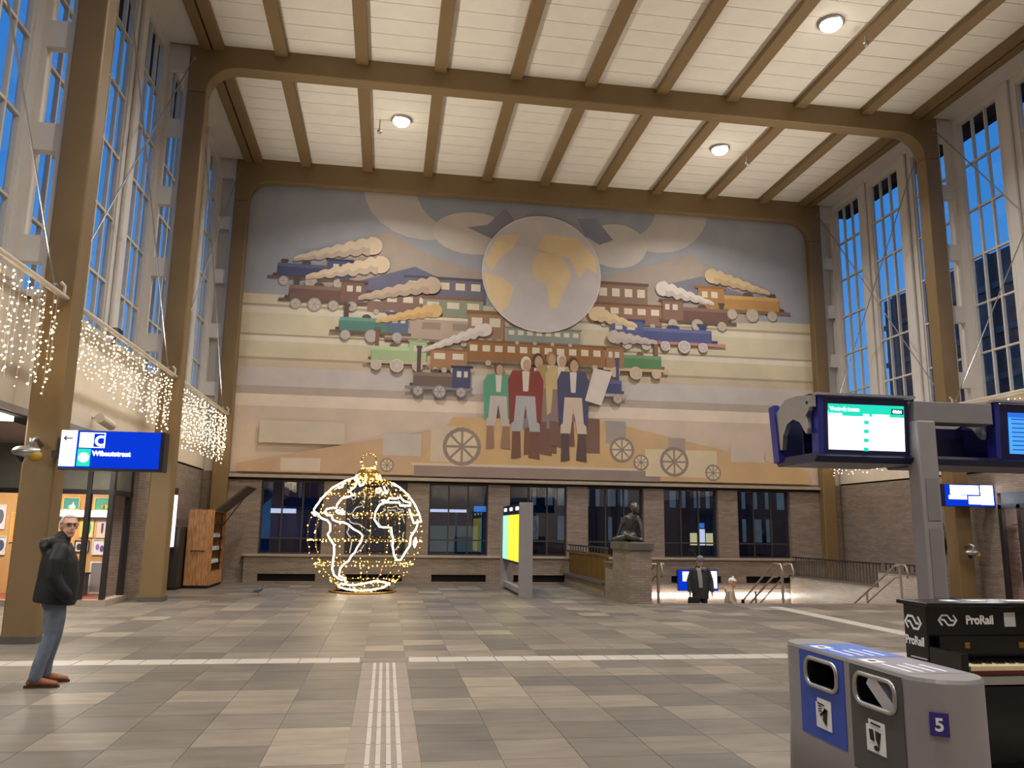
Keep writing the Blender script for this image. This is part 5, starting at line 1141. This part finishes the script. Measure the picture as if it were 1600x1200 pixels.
def walker(label, loc, rz, hgt, coat, trousers, hatm, hat, headyaw=0, headpitch=0, holding=None, scarf=None, slim=1.0, hatcol=None):
    k = hgt/1.75; p = thing('person', label, 'person', loc, rz)
    S = lambda pts: [tuple(c*k for c in q) for q in pts]
    mb = MB(); T, M = head(mb, (.05*k+headpitch*.06, 0, 1.62*k), headyaw, k, headpitch)
    limb(mb, S([(.0, 0, 1.38, .06), (.03, 0, 1.56, .055)])); limb(mb, S([(0, 0, .9, .15, .1), (0, 0, 1.38, .16, .09)]), (0, 1, 0))
    for s in (-1, 1):
        arm = [(-.0, s*.19, 1.40, .05), (.0, s*.25, 1.15, .042), (.16, s*.22, 1.0, .035), (.27, s*.14, 1.08, .03)] if (holding == 'phone' and s < 0) else [(-.0, s*.19, 1.40, .05), (-.02, s*.27, 1.14, .042), (.05, s*.28, .9, .034), (.07, s*.28, .82, .032)]
        limb(mb, S(arm)); e = arm[-1]
        for f in range(4): limb(mb, S([(e[0]+.0, e[1]+.012*(f-1.5), e[2]-.03, .009), (e[0]+.01, e[1]+.012*(f-1.5), e[2]-.075, .008), (e[0]-.01, e[1]+.012*(f-1.5), e[2]-.095, .007)]), n=6)
        limb(mb, S([(e[0]+.02, e[1], e[2]-.01, .009), (e[0]+.05, e[1], e[2]-.04, .008)]), n=6)
        limb(mb, S([(0, s*.09, .9, .08), (.03*s, s*.09, .5, .055), (-.02+.06*s, s*.09, .1, .04)]))
    organic('body', mb, SKIN, p, .012, 2)
    mb = MB(); q = slim
    limb(mb, S([(0, 0, .70, .215*q, .165*q), (0, 0, .95, .215*q, .16*q), (0, 0, 1.2, .215*q, .15*q), (0, 0, 1.38, .2*q, .12), (.01, 0, 1.45, .1, .09)]), (0, 1, 0), 20, cap0=False)
    for s in (-1, 1):
        arm = [(-.0, s*.19, 1.39, .075), (.0, s*.255, 1.15, .07), (.14, s*.225, 1.0, .06), (.22, s*.17, 1.05, .05)] if (holding == 'phone' and s < 0) else [(-.0, s*.19, 1.39, .075), (-.02, s*.275, 1.14, .068), (.03, s*.285, .95, .058), (.05, s*.285, .9, .052)]
        limb(mb, S(arm))
    limb(mb, S([(-.1, 0, 1.4, .12, .05), (-.11, 0, 1.47, .11, .05)]), (0, 1, 0), 14)
    organic('coat', mb, coat, p, .014, 3)
    mb = MB()
    limb(mb, S([(0, 0, .95, .16, .12), (0, 0, .85, .17, .13)]), (0, 1, 0), 16)
    for s in (-1, 1): limb(mb, S([(0, s*.085, .88, .1), (.03*s, s*.09, .5, .075), (-.02+.06*s, s*.09, .1, .06)]))
    organic('trousers', mb, trousers, p, .014, 3)
    for s in (-1, 1): shoe(p, (.0+.06*s)*k, s*.09*k, 0, BLACKM, k=k)
    hb = MB(); hb.ball((0, 0, 0), (.115*k, .098*k, .1*k), 18, 12); hr = MB()
    for f in hb.f:
        c = sum((Vector(hb.v[i]) for i in f), Vector())/len(f)
        if c.z > .0 or c.x < -.05*k: hr.add([T(*((Vector(hb.v[i])/k)+Vector((-.012, 0, .055)))) for i in f], [tuple(range(len(f)))])
    ho = hr.build(hat, hatm, p, local=True, smooth=True); b2 = bmesh.new(); b2.from_mesh(ho.data); bmesh.ops.remove_doubles(b2, verts=b2.verts, dist=1e-4); bmesh.ops.recalc_face_normals(b2, faces=b2.faces); b2.to_mesh(ho.data); b2.free()
    sd = ho.modifiers.new('thick', 'SOLIDIFY'); sd.thickness = .014
    if hat == 'bobble_hat': MB().ball(T(-.02, 0, .165), .03*k, 10, 8).build('bobble', hatm, ho, local=True)
    if scarf:
        mb = MB(); limb(mb, S([(.13, -.05, 1.42, .06, .03), (.17, -.03, 1.2, .06, .025), (.18, -.02, .98, .055, .02)]), (0, 1, 0)); limb(mb, S([(.1, -.08, 1.44, .04), (.12, 0, 1.46, .045), (.1, .08, 1.44, .04)])); organic('scarf', mb, scarf, p, .012, 2)
    return p
walker('person in dark coat and grey beanie looking down while climbing the stairs', (7.93, 19.86, -.68), -1.75, 1.74, mat('charcoal_coat', (44, 44, 46), .75, var=.15, scale=12), mat('dark_trousers', (34, 33, 36), .8), mat('grey_knit', (110, 112, 114), .9, var=.15, scale=40), 'beanie', 0, .55, None, mat('light_scarf', (150, 146, 140), .9), 1.0)
walker('person in beige padded coat and white knitted hat on the stairs', (9.05, 20.6, -1.19), -.35, 1.66, mat('beige_coat', (176, 160, 142), .8, var=.1, scale=10, bump=.2), mat('brown_trousers', (90, 76, 70), .8), mat('white_knit', (226, 220, 212), .9, var=.08, scale=40), 'bobble_hat', -.1, .25, 'phone', None, 1.08)
g = thing('hand_bag', 'dark shoulder bag held low by the person in the dark coat', 'bag', (7.68, 19.75, -.1))
MB().prism([(-.16, -.12), (.16, -.12), (.14, .1), (-.14, .1)], lambda u, v, t: (7.66+u, 19.62+t, v-.02), -.05, .05).build('bag_body', BLACKM, g, bevel=.02); MB().tube([(7.56, 19.62, .07), (7.62, 19.66, .2), (7.72, 19.66, .2), (7.76, 19.62, .07)], .01, 6).build('bag_handle', BLACKM, g)
g = thing('phone', 'dark phone held by the person in the white hat', 'phone', (9.26, 20.38, -.2))
B('phone_body', BLACK, g, 9.25, 9.33, 20.36, 20.375, -.19, -.05); B('phone_screen', E_SKYB, g, 9.255, 9.325, 20.375, 20.377, -.18, -.06)
# pigeon
pg = thing('pigeon', 'grey pigeon walking on the floor between kiosk and globe', 'pigeon', (-3.0, 20.62, 0))
PGM = mat('pigeon_grey', (92, 94, 102), .6, var=.2, scale=30); mb = MB()
limb(mb, [(-.10, 0, .10, .03, .02), (-.03, 0, .13, .055), (.05, 0, .15, .055), (.09, 0, .19, .035), (.10, 0, .23, .026)]); mb.ball((.108, 0, .25), (.028, .024, .024), 10, 8); limb(mb, [(-.1, 0, .1, .035, .012), (-.2, 0, .07, .03, .006)], (0, 1, 0)); limb(mb, [(.13, 0, .248, .008), (.15, 0, .242, .004)], n=6)
organic('bird_body', mb, PGM, pg, .008, 1)
for s in (-1, 1):
    MB().tube([(.01, s*.025, .09), (.015, s*.025, .006), (.045, s*.025, .004)], .006, 5).build('leg', mat('pigeon_leg', (150, 80, 76), .6), pg, local=True)
# ------------------------------------------------------------------ outside
MB().panel([-120, -10.6, 17.7, 160], [-80, -7.4, 26.1, 160], lambda i, j: i == 1 and j == 1, FZ, -.6, -.4).build('ground', mat('asphalt', (52, 52, 56), .8, var=.15), None, label='dark street outside', kind='structure')
ob = thing('office_building', 'dark office tower seen through the stair side windows', 'building', (52, 38, -.4))
B('tower', mat('tower_grey', (74, 72, 78), .7, var=.15, scale=.4), ob, 40, 64, 18, 58.5, -.4, 20.6)
for k in range(16): B('fin', mat('tower_fin', (96, 94, 98), .7), ob, 39.6, 40, 19+2.5*k, 19.35+2.5*k, -.4, 20.6)
for k in range(6): B('floor_band', MATS['tower_fin'], ob, 39.8, 40, 18, 58.5, 2.6+3.1*k, 3.0+3.1*k)
of = thing('office_block', 'office block with lit vertical window strips outside the end windows', 'building', (14, 63, -.4))
B('block', mat('block_dark', (40, 42, 52), .7, var=.1), of, 9, 38, 61, 73, -.4, 11)
tag(MB().box(-40, 8.6, 54, 66, -.4, 8.5).build('terrace_row', mat('terrace_dark', (46, 48, 62), .7, var=.2, scale=.5)), 'dark row of houses outside the first end windows', 'building')
E_DIM = mat('lit_office', (150, 180, 160), .5, var=.4, scale=.7, emit=(140, 150, 135), es=.26)
rk = random.Random(9)
for k in range(26):
    for j in range(2):
        if rk.random() < .7: B('lit_window', E_DIM, of, 11+1.0*k, 11+1.0*k+rk.choice((.3, .5, .6)), 60.95, 61, .9+2.6*j, 2.7+2.6*j)
ks = thing('street_kiosk', 'brightly lit yellow street kiosk outside the sixth end window', 'kiosk', (16.5, 39, -.4))
B('body', DFRAME, ks, 14.6, 16.9, 39, 40.4, -.4, 2.2)
E_PALE = mat('lit_pale_yellow', (255, 240, 170), .5, var=0, emit=(255, 236, 150), es=1.1)
for k in range(3): B('lit_panel', E_PALE if k != 1 else E_WHITE, ks, 15.1+.42*k, 15.45+.42*k, 38.95, 39, 1.0, 1.6+.2*(k == 1))
B('sign', E_SKYB, ks, 15.6, 15.85, 38.95, 39, 1.85, 2.1)
bs = thing('bus_shelter', 'bus shelter with blue lit canopy outside the third end window', 'shelter', (4, 44, -.4))
B('canopy', BLUED, bs, 1.8, 7.4, 43, 45, 2.5, 2.9); B('canopy_light', E_SKYB, bs, 4.6, 7.2, 42.95, 43, 2.55, 2.85); B('canopy_light', E_WHITE, bs, 2.2, 4.2, 42.95, 43, 2.5, 2.65)
for x in (2.2, 3.7, 5.2, 7.0): B('post', SILVER, bs, x-.06, x+.06, 43.2, 43.32, -.4, 2.5)
B('back_glass', E_DIM, bs, 2.4, 5.0, 44.6, 44.65, .4, 1.8)
bu = thing('parked_bus', 'dark blue bus parked outside the first end windows', 'bus', (-4.6, 42, -.4))
B('bus_body', mat('bus_blue', (36, 44, 70), .4), bu, -9, -1.2, 41, 43.5, -.05, 2.6, bevel=.15)
for k in range(6): B('bus_window', mat('bus_glass', (60, 76, 112), .1, emit=(60, 80, 120), es=.12), bu, -8.7+1.22*k, -7.65+1.22*k, 40.95, 41, 1.1, 2.2)
B('route_board', E_WHITE, bu, -5.6, -4.4, 40.9, 40.96, 2.28, 2.5)
for x in (-7.6, -2.8): MB().lathe([(.2, -.12), (.48, -.12), (.48, .12), (.2, .12)], (x, 41.1, .08), 18, 'y').build('wheel', BLACKM, bu)
